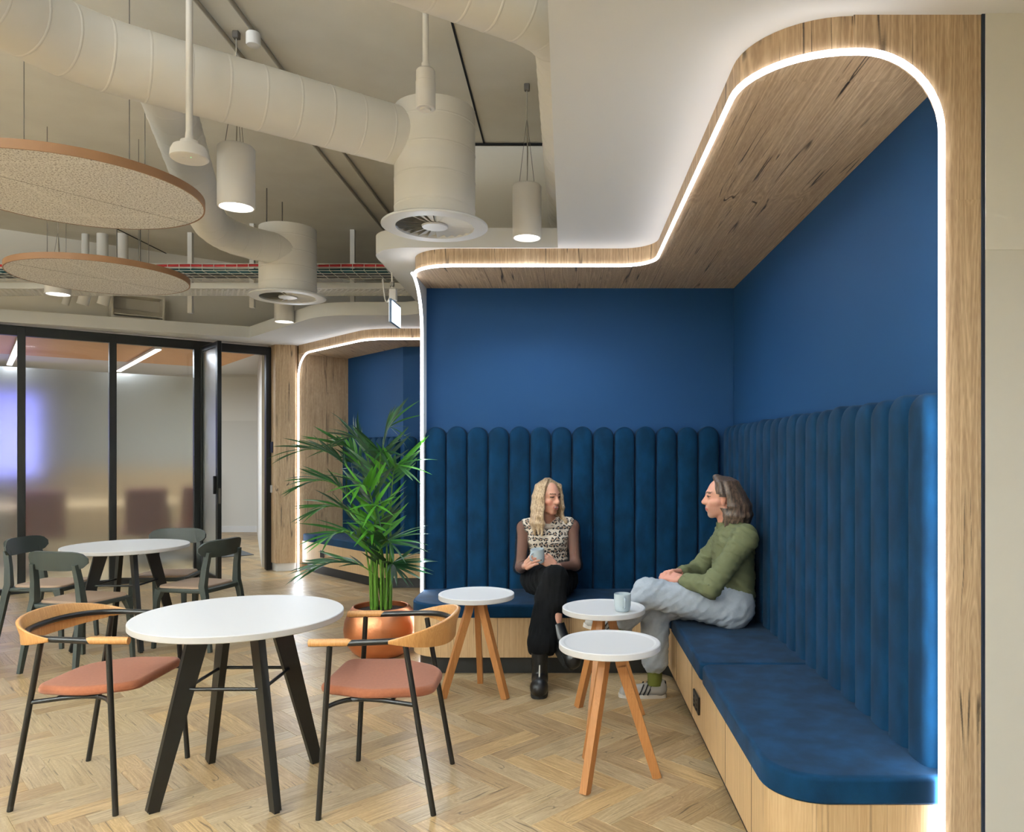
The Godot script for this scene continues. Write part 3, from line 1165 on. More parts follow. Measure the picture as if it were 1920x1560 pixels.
# ------------------------------------------------------------------ nook two, turned 45 degrees, further away
func build_nook_two() -> void:
	var A := Vector2(-3.31, 9.36)        # foot of the light strip
	var B := Vector2(-2.06, 8.10)        # where the canopy turns parallel to the picture
	var W0 := Vector2(-2.83, 9.82)
	var W1 := Vector2(-1.88, 8.72)
	var y0 := 0.0
	wall("wall_nook_two", W1 + (W0 - W1) * 1.05, W1, 0.0, SOFFIT, -0.06, mats.blue, "blue diagonal wall of the far nook behind the palm")
	wall("wall_nook_two_return", W1, Vector2(0.3, 8.72), 0.0, SOFFIT, -0.06, mats.blue, "blue return wall of the far nook")
	# canopy
	var mb := MB.new()
	mb.prism(rounded([[A.x, A.y], [B.x - 0.05, B.y, 0.55], [0.3, 8.10], [0.3, 8.75], [W1.x, W1.y], [W0.x, W0.y]], 10), ROOF, SOFFIT)
	tag(part("nook_two_roof", mb, mats.oak), "oak canopy over the far diagonal nook", "canopy", "", "structure")
	# jamb between the strip and the diagonal wall, and the pier beside the door
	var jm := MB.new()
	jm.prism(PackedVector2Array([A, W0, W0 + Vector2(-0.04, 0.04), A + Vector2(-0.02, 0.06)]), 0.0, SOFFIT)
	tag(part("nook_two_jamb", jm, mats.oak), "oak side lining of the far nook behind the light strip", "panel", "", "structure")
	var pier := thing("oak_pier", "oak clad pier between the black door frame and the far nook", "pier", Vector3.ZERO, 0.0, "", "structure")
	var pm := MB.new()
	pm.prism(PackedVector2Array([Vector2(-3.57, 9.29), Vector2(-3.345, 9.34), Vector2(-3.31, 9.7), Vector2(-3.70, 9.7), Vector2(-3.715, 9.44)]), 0.10, SOFFIT)
	part("oak_cladding", pm, mats.oak, pier)
	var sm := MB.new()
	sm.prism(PackedVector2Array([Vector2(-3.56, 9.31), Vector2(-3.355, 9.36), Vector2(-3.33, 9.7), Vector2(-3.69, 9.7), Vector2(-3.70, 9.45)]), 0.0, 0.10)
	part("pier_skirting", sm, mats.skirting, pier)
	var en := (Vector2(-3.715, 9.44) - Vector2(-3.57, 9.29)).normalized()
	var fx := v(en.x, 0, en.y)
	var fn := Vector3.UP.cross(fx)
	if fn.z < 0:
		fn = -fn
	var fb := Basis(fx, Vector3.UP, fx.cross(Vector3.UP))
	var pc := v(-3.648, 0, 9.370) + fn * 0.006
	one_box("control_panel", pc + Vector3.UP * 1.525, Vector3(0.10, 0.135, 0.014), mats.panel_blue, pier, fb, 0.002)
	one_box("switch_plate", pc + Vector3.UP * 1.01, Vector3(0.05, 0.09, 0.012), mats.white, pier, fb, 0.002)
	# light strip
	var led := thing("led_strip_light", "white light strip edging the far diagonal nook", "light strip")
	var dir := (B - A).normalized()
	var p := [v(A.x, 0.0, A.y - 0.012)]
	for i in 11:
		var a := PI / 2 * i / 10.0
		var s := 0.30 * (1.0 - cos(a))
		p.append(v(A.x + dir.x * s, ROOF - 0.304 + 0.30 * sin(a), A.y - 0.012 + dir.y * s))
	var edge := rounded([[A.x, A.y], [B.x - 0.05, B.y, 0.55], [0.3, 8.10], [0.3, 9]], 10)
	for e in edge:
		if e.x > A.x + 0.35 and e.y < 8.9:
			p.append(v(e.x, ROOF - 0.004, e.y - 0.012))
	led_tube(p, "light_diffuser", led, 0.011)
	strip_light(v(A.x, 0.05, A.y - 0.02), v(A.x, 2.35, A.y - 0.02), Vector3(0.45, 0, 1).normalized(), LED_E, led)
	strip_light(v(-3.0, ROOF - 0.008, 9.03), v(-2.3, ROOF - 0.008, 8.33), Vector3.DOWN, LED_E * 0.5, led)
	strip_light(v(-1.9, ROOF - 0.008, 8.09), v(-0.9, ROOF - 0.008, 8.09), Vector3.DOWN, LED_E * 0.5, led)
	# bench
	var n2 := Vector2(0.707, 0.707)
	var e0 := A + dir * 0.06 + n2 * 0.02
	var corner := Vector2(B.x + 0.02, B.y + 0.01)
	var bench := thing("banquette_base", "oak fronted bench base of the far nook behind the copper pot", "bench")
	var front := [[e0.x, e0.y], [corner.x, corner.y, 0.35], [0.25, corner.y], [0.25, 8.7], [W1.x, W1.y - 0.02], [W0.x + 0.02, W0.y - 0.03]]
	var om := MB.new()
	om.prism(rounded(front, 8), 0.115, 0.374)
	part("oak_front", om, mats.pale_oak, bench)
	var km := MB.new()
	km.prism(rounded([[e0.x + 0.05, e0.y + 0.03], [corner.x + 0.02, corner.y + 0.06, 0.3], [0.25, corner.y + 0.06], [0.25, 8.7], [W1.x, W1.y - 0.03], [W0.x, W0.y - 0.05]], 8), 0.0, 0.115)
	part("plinth", km, mats.plinth, bench)
	var sp := A.lerp(corner, 0.345) - n2 * -0.012
	socket(v(sp.x - 0.012, 0.262, sp.y - 0.012), v(-0.707, 0, -0.707), bench, 0.09, 0.086)
	var split := A.lerp(corner, 0.22) + n2 * 0.02
	var back0 := W0 + (W1 - W0) * 0.02
	var bs := W0.lerp(W1, 0.26)
	for c in [[[[e0.x, e0.y, 0.03], [split.x, split.y, 0.04], [bs.x, bs.y], [back0.x, back0.y]], "short blue velvet cushion at the light strip end of the far bench"],
			[[[split.x + 0.004, split.y - 0.004, 0.04], [corner.x, corner.y, 0.35], [0.25, corner.y], [0.25, 8.7], [W1.x, W1.y - 0.01], [bs.x + 0.004, bs.y - 0.004]], "long blue velvet cushion on the far bench behind the palm"]]:
		var cm := MB.new()
		cm.prism(rounded(c[0], 8), 0.3745, 0.462, 0.016, 0.0, 4)
		tag(part("seat_cushion", cm, mats.velvet), c[1], "cushion", "velvet bench cushions")
	var pad := channel_pad(0.1535, 1.19, 0.085)
	var back := thing("channel_backrest", "row of blue velvet tubes in the far nook behind the palm", "backrest", Vector3.ZERO, 0.0, "channel backrests")
	var wd := (W1 - W0).normalized()
	var cnt := int((W1 - W0).length() / 0.1545)
	for i in cnt:
		var o := part("velvet_tube", pad, mats.velvet, back)
		var q := W0 + wd * (0.1545 * (i + 0.5)) - n2 * 0.003
		o.position = v(q.x, 0.455, q.y)
		o.rotation.y = atan2(-0.707, 0.707)
	for i in 8:
		var o := part("velvet_tube", pad, mats.velvet, back)
		o.position = v(W1.x + 0.1545 * (i + 0.6), 0.455, 8.717)

# ------------------------------------------------------------------ glass partition
func build_partition() -> void:
	var O := Vector2(-5.79, 7.74)
	var dir := Vector2(0.785, 0.62)
	var at := func(s: float, y: float, off := 0.0) -> Vector3:
		var q := O + dir * s + Vector2(0.62, -0.785) * off
		return v(q.x, y, q.y)
	var ex := v(dir.x, 0, dir.y)
	var ez := ex.cross(Vector3.UP)
	var b := Basis(ex, Vector3.UP, ez)
	var top := 2.765
	var pw := thing("wall_glass_partition", "black framed frosted glass partition of the meeting room", "partition", Vector3.ZERO, 0.0, "", "structure")
	var s0 := -5.3
	var s1 := 2.70
	one_box("head_frame", at.call((s0 + s1) / 2, top - 0.05), Vector3(s1 - s0, 0.10, 0.07), mats.frame, pw, b, 0.004)
	one_box("sill_frame", at.call((s0 + 1.86) / 2, 0.03), Vector3(1.86 - s0, 0.06, 0.07), mats.frame, pw, b, 0.004)
	var posts := [-5.25, -4.05, -3.25, -2.4, -1.55, -0.68, 0.178, 0.996, 1.857]
	for s in posts:
		one_box("mullion", at.call(s, top / 2), Vector3(0.085 if s > 1.5 else 0.07, top - 0.02, 0.075), mats.frame, pw, b, 0.004)
	one_box("door_jamb", at.call(2.665, top / 2), Vector3(0.07, top - 0.02, 0.075), mats.frame, pw, b, 0.004)
	for i in posts.size() - 1:
		var a: float = posts[i] + 0.035
		var e: float = posts[i + 1] - 0.035
		var split := 2.34
		one_box("frosted_pane", at.call((a + e) / 2, (0.06 + split) / 2), Vector3(e - a, split - 0.06, 0.010), mats.frosted, pw, b)
		one_box("clear_pane", at.call((a + e) / 2, (split + top - 0.1) / 2), Vector3(e - a, top - 0.1 - split, 0.010), mats.clear, pw, b)
	# the open door leaf
	var hinge: Vector3 = at.call(1.90, 0.0, 0.04)
	var free := v(-3.82, 0.0, 8.34)
	var dx := (free - hinge).normalized()
	var len := (free - hinge).length()
	var db := Basis(dx, Vector3.UP, dx.cross(Vector3.UP))
	var door := thing("door_1", "open glass door leaf with a black frame and flush handle", "door", Vector3.ZERO, 0.0, "", "structure")
	var m := (hinge + free) / 2
	var dt := 2.70
	one_box("hinge_stile", hinge + dx * 0.03 + Vector3.UP * dt / 2, Vector3(0.055, dt - 0.02, 0.045), mats.frame, door, db, 0.003)
	var ls := one_box("lock_stile", free - dx * 0.035 + Vector3.UP * dt / 2, Vector3(0.07, dt - 0.02, 0.045), mats.frame, door, db, 0.003)
	one_box("top_rail", m + Vector3.UP * (dt - 0.04), Vector3(len - 0.12, 0.06, 0.044), mats.frame, door, db, 0.003)
	one_box("bottom_rail", m + Vector3.UP * 0.05, Vector3(len - 0.12, 0.08, 0.044), mats.frame, door, db, 0.003)
	one_box("frosted_pane", m + Vector3.UP * (dt / 2 + 0.01), Vector3(len - 0.12, dt - 0.16, 0.010), mats.frosted, door, db)
	one_box("door_handle", free - dx * 0.06 + Vector3.UP * 1.10 + db.z * 0.035 * signf(db.z.z), Vector3(0.03, 0.20, 0.03), mats.socket, ls, db, 0.004)
	one_box("lock_plate", free + dx * 0.001 + Vector3.UP * 0.98, Vector3(0.004, 0.17, 0.022), mats.wire, ls, db)

# ------------------------------------------------------------------ meeting room behind the glass
func build_meeting_room() -> void:
	var w := wall("wall_meeting_far", Vector2(-10.0, 13.95), Vector2(-3.0, 13.95), 0.0, 2.9, -0.1, mats.cream_dark, "two-tone cream wall seen through the open glass door")
	one_box("upper_band", v(-6.5, 2.45, 13.948), Vector3(7.0, 0.80, 0.004), mats.cream, w)
	var sk := one_box("baseboard_far", v(-6.5, 0.055, 13.94), Vector3(7.0, 0.11, 0.02), mats.skirting)
	tag(sk, "white skirting along the meeting room wall", "skirting", "", "structure")
	wall("wall_meeting_side", Vector2(-3.87, 9.62), Vector2(-5.70, 13.95), 0.0, 2.9, 0.08, mats.cream, "narrow cream wall edge beside the black door jamb")
	var cm := MB.new()
	cm.prism(PackedVector2Array([Vector2(-10.0, 4.5), Vector2(-3.69, 9.55), Vector2(-3.3, 14.0), Vector2(-10.0, 14.0)]), 2.90, 2.95)
	tag(part("ceiling_meeting_room", cm, mats.soffit), "white ceiling of the meeting room", "ceiling", "", "structure")
	var g := Vector2(0.785, 0.62)
	var n := Vector2(-0.62, 0.785)
	var c := Vector2(-4.03, 9.85)
	var rm := MB.new()
	rm.prism(PackedVector2Array([c, c - g * 6.0, c - g * 6.0 + n * 2.0, c + n * 2.0]), 2.74, 2.78)
	tag(part("timber_ceiling_panel", rm, mats.warm_panel), "warm timber ceiling panel inside the meeting room", "ceiling panel")
	var k := 0
	for st in [[Vector2(-4.90, 9.10), "linear ceiling light above the timber panel end beside the door"], [Vector2(-5.95, 8.27), "linear ceiling light over the middle of the meeting room"]]:
		var a: Vector2 = st[0]
		var b: Vector2 = a + n * 3.1
		var t := thing("linear_lamp", st[1], "ceiling light", Vector3.ZERO, 0.0, "meeting room lights")
		var dirv := v(n.x, 0, n.y)
		var bs := Basis(dirv, Vector3.UP, dirv.cross(Vector3.UP))
		var m := v((a.x + b.x) / 2, 2.705, (a.y + b.y) / 2)
		one_box("housing", m + Vector3.UP * 0.012, Vector3(3.1, 0.03, 0.07), mats.fixture, t, bs)
		one_box("lamp_diffuser", m - Vector3.UP * 0.006, Vector3(3.08, 0.012, 0.06), mats.bar_lamp, t, bs)
		strip_light(v(a.x, 2.692, a.y), v(b.x, 2.692, b.y), Vector3.DOWN, 9.0, t, 0.06)
		k += 1
	var sc := thing("wall_display_screen", "large blue glowing display seen blurred through the frosted glass", "screen", v(-9.15, 0.0, 11.7), deg_to_rad(30))
	one_box("screen_case", Vector3(0, 1.75, -0.03), Vector3(1.7, 1.35, 0.06), mats.black, sc, Basis(), 0.005)
	one_box("screen_face", Vector3(0, 1.75, 0.003), Vector3(1.64, 1.29, 0.006), mats.blue_screen, sc)
	one_box("stand_post", Vector3(0, 0.56, -0.06), Vector3(0.12, 1.1, 0.05), mats.black, sc)
	one_box("stand_foot", Vector3(0, 0.02, -0.05), Vector3(0.9, 0.04, 0.5), mats.black, sc)
	# furniture blurred by the glass
	var tb := thing("meeting_table", "long pale oak meeting table behind the frosted glass", "table", v(-6.75, 0, 10.5), atan2(0.62, 0.785))
	one_box("table_top", Vector3(0, 0.735, 0), Vector3(2.6, 0.03, 1.1), mats.pale_oak, tb, Basis(), 0.004)
	for sx in [-1.05, 1.05]:
		one_box("panel_leg", Vector3(sx, 0.36, 0), Vector3(0.06, 0.72, 0.8), mats.black, tb, Basis(), 0.004)
	var cr := thing("oak_sideboard", "long oak sideboard against the meeting room wall", "sideboard", v(-8.15, 0, 13.6), 0.0)
	one_box("body", Vector3(0, 0.62, 0), Vector3(3.4, 1.16, 0.5), mats.pale_oak, cr, Basis(), 0.004)
	for i in 4:
		one_box("door", Vector3(-1.26 + 0.84 * i, 0.62, 0.256), Vector3(0.82, 1.1, 0.016), mats.pale_oak, cr, Basis(), 0.002)
	one_box("base_plinth", Vector3(0, 0.02, 0), Vector3(3.3, 0.04, 0.42), mats.black, cr)
	var spots := [[-6.42, 9.25, "brown meeting chair behind the glass pane beyond the black mullion"], [-5.45, 9.75, "brown meeting chair behind the pane beside the door"], [-5.0, 10.25, "brown meeting chair at the table end by the door"]]
	for s in spots:
		var ch := thing("meeting_chair", s[2], "chair", v(s[0], 0, s[1]), atan2(0.62, 0.785) + PI, "brown meeting chairs")
		one_box("seat", Vector3(0, 0.45, 0), Vector3(0.48, 0.09, 0.48), mats.brown_chair, ch, Basis(), 0.025)
		one_box("backrest", Vector3(0, 0.74, -0.22), Vector3(0.48, 0.56, 0.07), mats.brown_chair, ch, Basis(Vector3.RIGHT, -0.1), 0.03)
		var cl := MB.new()
		cl.tube([Vector3(0, 0.02, 0), Vector3(0, 0.41, 0)], 0.025, 10)
		part("column", cl, mats.black, ch)
		for q in 4:
			var a := PI / 4 + q * PI / 2
			var lg := MB.new()
			lg.tube([Vector3(0, 0.06, 0), Vector3(cos(a) * 0.27, 0.015, sin(a) * 0.27)], 0.014, 8)
			part("foot", lg, mats.black, ch)
	var rg := one_box("grey_rug", v(-5.35, 0.004, 10.72), Vector3(1.5, 0.008, 1.0), mats.rug, null, Basis(Vector3.UP, atan2(0.62, 0.785)))
	tag(rg, "grey flecked rug on the meeting room floor beyond the door", "rug")

# ------------------------------------------------------------------ ducts, trays, ceiling things
func smooth_path(pts: Array, seg := 6) -> Array:
	# pts: [Vector3, radius] with rounded bends
	var out := []
	for i in pts.size():
		var p: Vector3 = pts[i][0]
		var r: float = pts[i][1]
		if r <= 0.0 or i == 0 or i == pts.size() - 1:
			out.append(p)
			continue
		var a: Vector3 = (pts[i - 1][0] - p).normalized() * r
		var b: Vector3 = (pts[i + 1][0] - p).normalized() * r
		for k in seg + 1:
			var t := float(k) / seg
			out.append((p + a).lerp(p, t).lerp(p.lerp(p + b, t), t))
	return out

func duct(label: String, pts: Array, r: float, spacing: float, m: Material = null) -> Node3D:
	if m == null:
		m = mats.duct
	var t := thing("spiral_duct", label, "duct", Vector3.ZERO, 0.0, "spiral ventilation ducts")
	var path := smooth_path(pts)
	var mb := MB.new()
	mb.tube(path, r, 28)
	part("duct_body", mb, m, t)
	# seam rings
	var left := spacing * 0.5
	for i in path.size() - 1:
		var a: Vector3 = path[i]
		var b: Vector3 = path[i + 1]
		var l := (b - a).length()
		var at := left
		while at < l:
			var c := a.lerp(b, at / l)
			var d := (b - a).normalized() * 0.006
			var g := MB.new()
			g.tube([c - d, c - d * 0.4, c + d * 0.4, c + d], [r + 0.0002, r + 0.0018, r + 0.0018, r + 0.0002], 28, false, false)
			part("seam_ring", g, m, t)
			at += spacing
		left = at - l
	return t

func diffuser(label: String, x: float, d: float, y: float, rd: float, rf: float, top: float) -> void:
	var t := thing("swirl_diffuser", label, "air diffuser", v(x, 0, d), 0.0, "round air diffusers")
	var dm := MB.new()
	dm.lathe([Vector2(rd, y + 0.03), Vector2(rd, top), Vector2(rd - 0.02, top), Vector2(0.001, top)], Vector3.ZERO, 40)
	part("drum", dm, mats.duct, t)
	for i in 4:
		var yy := lerpf(y + 0.10, top - 0.09, i / 3.0)
		var g := MB.new()
		g.lathe([Vector2(rd + 0.0003, yy - 0.006), Vector2(rd + 0.002, yy - 0.002), Vector2(rd + 0.002, yy + 0.002), Vector2(rd + 0.0003, yy + 0.006)], Vector3.ZERO, 40)
		part("seam_ring", g, mats.duct, t)
	var rim := MB.new()
	rim.lathe([Vector2(rd, y + 0.03), Vector2(rf - 0.006, y + 0.018), Vector2(rf, y + 0.012), Vector2(rf, y + 0.004), Vector2(rf - 0.006, y), Vector2(rf * 0.735, y), Vector2(rf * 0.73, y + 0.012)], Vector3.ZERO, 48)
	part("face_rim", rim, mats.vane, t)
	var vo := MB.new()
	vo.lathe([Vector2(0.001, top - 0.01), Vector2(rf * 0.73, top - 0.01), Vector2(rf * 0.73, y + 0.012)], Vector3.ZERO, 40)
	part("plenum", vo, mats.duct, t)
	var hub := MB.new()
	hub.lathe([Vector2(0.001, y - 0.001), Vector2(rf * 0.24, y + 0.001), Vector2(rf * 0.25, y + 0.01)], Vector3.ZERO, 32)
	part("hub", hub, mats.vane, t)
	var vane := MB.new()
	var r0 := rf * 0.23
	var r1 := rf * 0.745
	var tilt := 0.38
	var w0 := 0.018
	var w1 := 0.052
	var rows := []
	for s in [-1.0, 1.0]:
		rows.append([Vector3(r0, s * w0 * 0.5 * sin(tilt), s * w0 * 0.5), Vector3(r1, s * w1 * 0.5 * sin(tilt), s * w1 * 0.5)])
	vane.sheet(rows)
	var vmesh := vane.mesh()
	for i in 24:
		var o := part("vane", vmesh, mats.vane, t)
		o.position = Vector3(0, y + 0.014, 0)
		o.rotation.y = TAU * i / 24.0

func build_services() -> void:
	duct("wide painted spiral duct feeding the big diffuser before the soffit", [[v(-2.55, 3.21, 1.7), 0.0], [v(-2.14, 3.21, 3.28), 0.26], [v(-0.80, 3.21, 4.30), 0.0]], 0.155, 0.165)
	duct("painted branch duct running down to the further diffuser", [[v(-1.88, 3.22, 3.48), 0.0], [v(-2.62, 3.06, 5.62), 0.42], [v(-2.16, 3.06, 6.08), 0.0]], 0.122, 0.16)
	duct("painted duct running along the soffit edge to the back wall", [[v(-1.55, 3.20, 2.05), 0.0], [v(0.01, 3.20, 3.05), 0.25], [v(0.01, 3.20, 5.60), 0.0]], 0.145, 0.12)
	diffuser("big round swirl diffuser in front of the curved soffit corner", -0.743, 4.28, 2.725, 0.226, 0.298, 3.38)
	diffuser("further round swirl diffuser below the branch duct", -2.25, 6.12, 2.705, 0.222, 0.298, 3.26)
	# acoustic rafts
	for r in [[-2.50, 3.85, "round speckled acoustic raft hanging over the orange seat chairs", 0.5], [-3.50, 5.70, "round speckled acoustic raft over the table with green chairs", 0.5]]:
		var t := thing("acoustic_raft", r[2], "acoustic panel", v(r[0], 0, r[1]), 0.0, "round acoustic rafts")
		var y := 2.765
		var rb := MB.new()
		rb.lathe([Vector2(0.001, y), Vector2(0.592, y), Vector2(0.592, y + 0.036), Vector2(0.001, y + 0.036)], Vector3.ZERO, 72)
		part("acoustic_board", rb, mats.raft, t)
		var rr := MB.new()
		rr.lathe([Vector2(0.592, y - 0.001), Vector2(0.600, y - 0.001), Vector2(0.600, y + 0.042), Vector2(0.592, y + 0.042)], Vector3.ZERO, 72)
		part("timber_rim", rr, mats.rim_wood, t)
		one_box("board_joint", Vector3(0, y - 0.0004, 0), Vector3(1.18, 0.0008, 0.003), mats.wire, t, Basis(Vector3.UP, -2.2))
		for a in [0.4, 1.97, 3.54, 5.1]:
			var wm := MB.new()
			wm.tube([Vector3(cos(a) * 0.4, y + 0.03, sin(a) * 0.4), Vector3(cos(a) * 0.4, SLAB, sin(a) * 0.4)], 0.0022, 6)
			part("hanger_wire", wm, mats.wire, t)
	# access point on a pole
	var ap := thing("wireless_access_point", "white round access point with green dot on a ceiling pole", "access point", v(-1.643, 0, 3.30))
	var pm := MB.new()
	pm.tube([Vector3(0, 2.82, 0), Vector3(0, SLAB, 0)], 0.0145, 14)
	part("pole", pm, mats.fixture, ap)
	var am := MB.new()
	am.lathe([Vector2(0.001, 2.728), Vector2(0.070, 2.728), Vector2(0.079, 2.735), Vector2(0.076, 2.765), Vector2(0.066, 2.785), Vector2(0.040, 2.79), Vector2(0.036, 2.81), Vector2(0.018, 2.815), Vector2(0.015, 2.85)], Vector3.ZERO, 36)
	part("housing", am, mats.fixture, ap)
	one_box("status_light", Vector3(0.022, 2.7275, 0.030), Vector3(0.004, 0.002, 0.004), mats.green_dot, ap)
	for x in [-0.012, 0.004]:
		one_box("status_light", Vector3(x, 2.7275, 0.030), Vector3(0.004, 0.002, 0.004), mats.vane, ap)
	# motion sensor on a pole
	var ms := thing("ceiling_sensor", "white cylindrical sensor on a pole before the big diffuser", "sensor", v(-0.632, 0, 3.40))
	var sp := MB.new()
	sp.tube([Vector3(0, 3.19, 0), Vector3(0, SLAB, 0)], 0.0135, 14)
	part("pole", sp, mats.fixture, ms)
	var sm := MB.new()
	sm.lathe([Vector2(0.001, 2.992), Vector2(0.022, 2.988), Vector2(0.026, 2.995), Vector2(0.040, 2.995), Vector2(0.044, 3.0), Vector2(0.044, 3.115), Vector2(0.042, 3.117), Vector2(0.042, 3.165), Vector2(0.036, 3.172), Vector2(0.018, 3.172), Vector2(0.018, 3.20)], Vector3.ZERO, 32)
	part("housing", sm, mats.fixture, ms)
	var jb := MB.new()
	jb.lathe([Vector2(0.001, SLAB - 0.095), Vector2(0.034, SLAB - 0.092), Vector2(0.038, SLAB - 0.085), Vector2(0.038, SLAB - 0.03), Vector2(0.034, SLAB - 0.025), Vector2(0.001, SLAB - 0.025)], v(-1.695, 0, 4.10), 24)
	tag(part("junction_box", jb, mats.fixture), "small round junction box on the ceiling conduit", "junction box")
	# basket tray with cables
	var bt := thing("cable_basket", "white wire cable basket carrying red and teal cables", "cable tray")
	var xa := -6.4
	var xb := -1.15
	var n0 := 6.55
	var n1 := 6.95
	var yb := 3.03
	for q in [[n0, yb], [n0, yb + 0.03], [n0, yb + 0.06], [n1, yb], [n1, yb + 0.03], [n1, yb + 0.06], [n0 + 0.1, yb], [n0 + 0.2, yb], [n0 + 0.3, yb]]:
		var m := MB.new()
		m.tube([v(xa, q[1], q[0]), v(xb, q[1], q[0])], 0.0028, 6)
		part("long_wire", m, mats.tray, bt)
	var xm := MB.new()
	xm.tube([v(0, yb + 0.06, n0), v(0, yb, n0), v(0, yb, n1), v(0, yb + 0.06, n1)], 0.0026, 6)
	var xmesh := xm.mesh()
	for i in int((xb - xa) / 0.1):
		var o := part("cross_wire", xmesh, mats.tray, bt)
		o.position.x = xa + 0.1 * i + 0.05
	for q in [[0.03, 0.012, "red_cable", "bundle of red cable lying in the cable basket", 0.05], [0.13, 0.022, "teal_cable", "thick bundle of teal cable lying in the cable basket", 0.024], [0.22, 0.014, "grey_cable", "bundle of grey cable lying in the cable basket", 0.017], [0.31, 0.012, "grey_cable", "thin grey cable at the rear of the cable basket", 0.015]]:
		var m := MB.new()
		var pth := []
		for i in 28:
			pth.append(v(xa + (xb - xa) * i / 27.0, yb + q[4] + 0.004 * sin(i * 1.7), n0 + q[0] + 0.008 * sin(i * 0.9 + q[0] * 30)))
		m.tube(pth, q[1], 8)
		tag(part(q[2], m, mats[q[2]]), q[3], "cable", "cables in the basket")
	for x in [-5.2, -3.9, -2.6]:
		for dd in [n0 + 0.02, n1 - 0.02]:
			var m := MB.new()
			m.tube([v(x, yb, dd), v(x, SLAB, dd)], 0.005, 6)
			part("drop_rod", m, mats.wire, bt)
	# perforated tray below and behind it
	var pt := thing("perforated_tray", "white perforated metal cable tray below the wire basket", "cable tray")
	var p0 := 6.92
	var p1 := 7.22
	var py := 2.955
	# strips and bridges leave the slots open
	for r in 7:
		var m := MB.new()
		m.box(v((xa + xb) / 2, py, lerpf(p0, p1, r / 6.0)), Vector3(xb - xa, 0.002, 0.026))
		part("tray_strip", m, mats.tray, pt)
	var bridge := MB.new()
	for r in 6:
		bridge.box(v(0.025 * (r % 2), py, lerpf(p0, p1, (r + 0.5) / 6.0)), Vector3(0.022, 0.002, 0.026))
	var bm := bridge.mesh()
	for i in int((xb - xa) / 0.05):
		var o := part("tray_bridge", bm, mats.tray, pt)
		o.position.x = xa + 0.05 * i
	for dd in [p0 - 0.013, p1 + 0.013]:
		one_box("tray_side", v((xa + xb) / 2, py + 0.025, dd), Vector3(xb - xa, 0.05, 0.0015), mats.tray, pt)
	# second tray end coming in at an angle
	var st := thing("perforated_tray", "sloping white slotted tray end beside the flat round lamp", "cable tray")
	for i in 9:
		one_box("rung", v(-4.95 - 0.05 * i, 2.86 + 0.012 * i, 6.42 + 0.03 * i), Vector3(0.02, 0.004, 0.24), mats.tray, st, Basis(Vector3.UP, 0.5))
	for e in [-0.12, 0.12]:
		var m := MB.new()
		m.tube([v(-4.9 + e * 0.45, 2.85, 6.40 - e * 0.87), v(-5.42 + e * 0.45, 2.975, 6.70 - e * 0.87)], 0.012, 6)
		part("rail", m, mats.tray, st)
	# risers on the wall over the glass
	for x in [[-5.05, 0.035, "thin cream riser pipe bending up to the slab behind the rafts"], [-4.87, 0.055, "thick cream riser pipe between the two other risers"], [-4.66, 0.055, "thick cream riser pipe beside the square strut"]]:
		var m := MB.new()
		m.tube(smooth_path([[v(x[0] - 0.18, 3.0, 7.9), 0.0], [v(x[0] - 0.12, 3.2, 7.9), 0.08], [v(x[0], 3.35, 7.95), 0.08], [v(x[0], SLAB, 7.95), 0.0]]), x[1], 14)
		tag(part("riser_pipe", m, mats.duct), x[2], "pipe", "riser pipes behind the rafts")
	for x in [[-3.92, 7.9, "painted square strut beside the riser pipes"], [-3.15, 7.6, "painted square strut behind the branch duct elbow"], [-2.2, 7.8, "painted square strut above the curved far soffit"]]:
		var m := MB.new()
		m.box(v(x[0], 3.33, x[1]), Vector3(0.045, 0.84, 0.045))
		tag(part("ceiling_strut", m, mats.duct), x[2], "strut", "ceiling struts")
	# transfer grille in the wall strip
	var O := Vector2(-5.79, 7.74)
	var dir := Vector2(0.785, 0.62)
	var q := O + dir * 1.22 + Vector2(0.62, -0.785) * 0.03
	var ex := v(dir.x, 0, dir.y)
	var gb := Basis(ex, Vector3.UP, ex.cross(Vector3.UP))
	var gr := thing("air_transfer_box", "open dark transfer grille box in the wall above the glass", "grille")
	var gc := v(q.x, 3.065, q.y)
	for e in [[Vector3(0, 0.125, 0), Vector3(0.5, 0.02, 0.7)], [Vector3(0, -0.125, 0), Vector3(0.5, 0.02, 0.7)], [Vector3(-0.25, 0, 0), Vector3(0.02, 0.27, 0.7)], [Vector3(0.25, 0, 0), Vector3(0.02, 0.27, 0.7)]]:
		one_box("casing_side", gc + gb * (e[0] - Vector3(0, 0, 0.2)), e[1], mats.upper, gr, gb)
	one_box("opening_back", gc - gb.z * 0.54, Vector3(0.48, 0.23, 0.01), mats.upper, gr, gb)
	one_box("baffle", gc + gb * Vector3(0, -0.06, 0.08), Vector3(0.47, 0.012, 0.2), mats.upper, gr, gb * Basis(Vector3.RIGHT, 0.4))
	# exit sign
	var es := thing("exit_sign_light", "illuminated white emergency sign hanging between the two nooks", "sign", v(-1.29, 0, 5.70), deg_to_rad(90))
	one_box("sign_case", Vector3(0, 2.50, 0), Vector3(0.30, 0.175, 0.018), mats.sign_case, es, Basis(), 0.003)
	one_box("sign_face", Vector3(0, 2.495, 0.0105), Vector3(0.285, 0.155, 0.003), mats.sign, es)
	one_box("sign_face", Vector3(0, 2.495, -0.0105), Vector3(0.285, 0.155, 0.003), mats.sign, es)
	one_box("gear_box", Vector3(-0.06, 2.63, 0), Vector3(0.06, 0.085, 0.05), mats.fixture, es, Basis(), 0.004)
	var er := MB.new()
	er.tube([Vector3(-0.1, 2.67, 0), Vector3(-0.1, 2.785, 0)], 0.006, 8)
	part("drop_rod", er, mats.fixture, es)
	one_box("clamp", Vector3(-0.1, 2.70, 0), Vector3(0.03, 0.03, 0.03), mats.wire, es)
	var ec := MB.new()
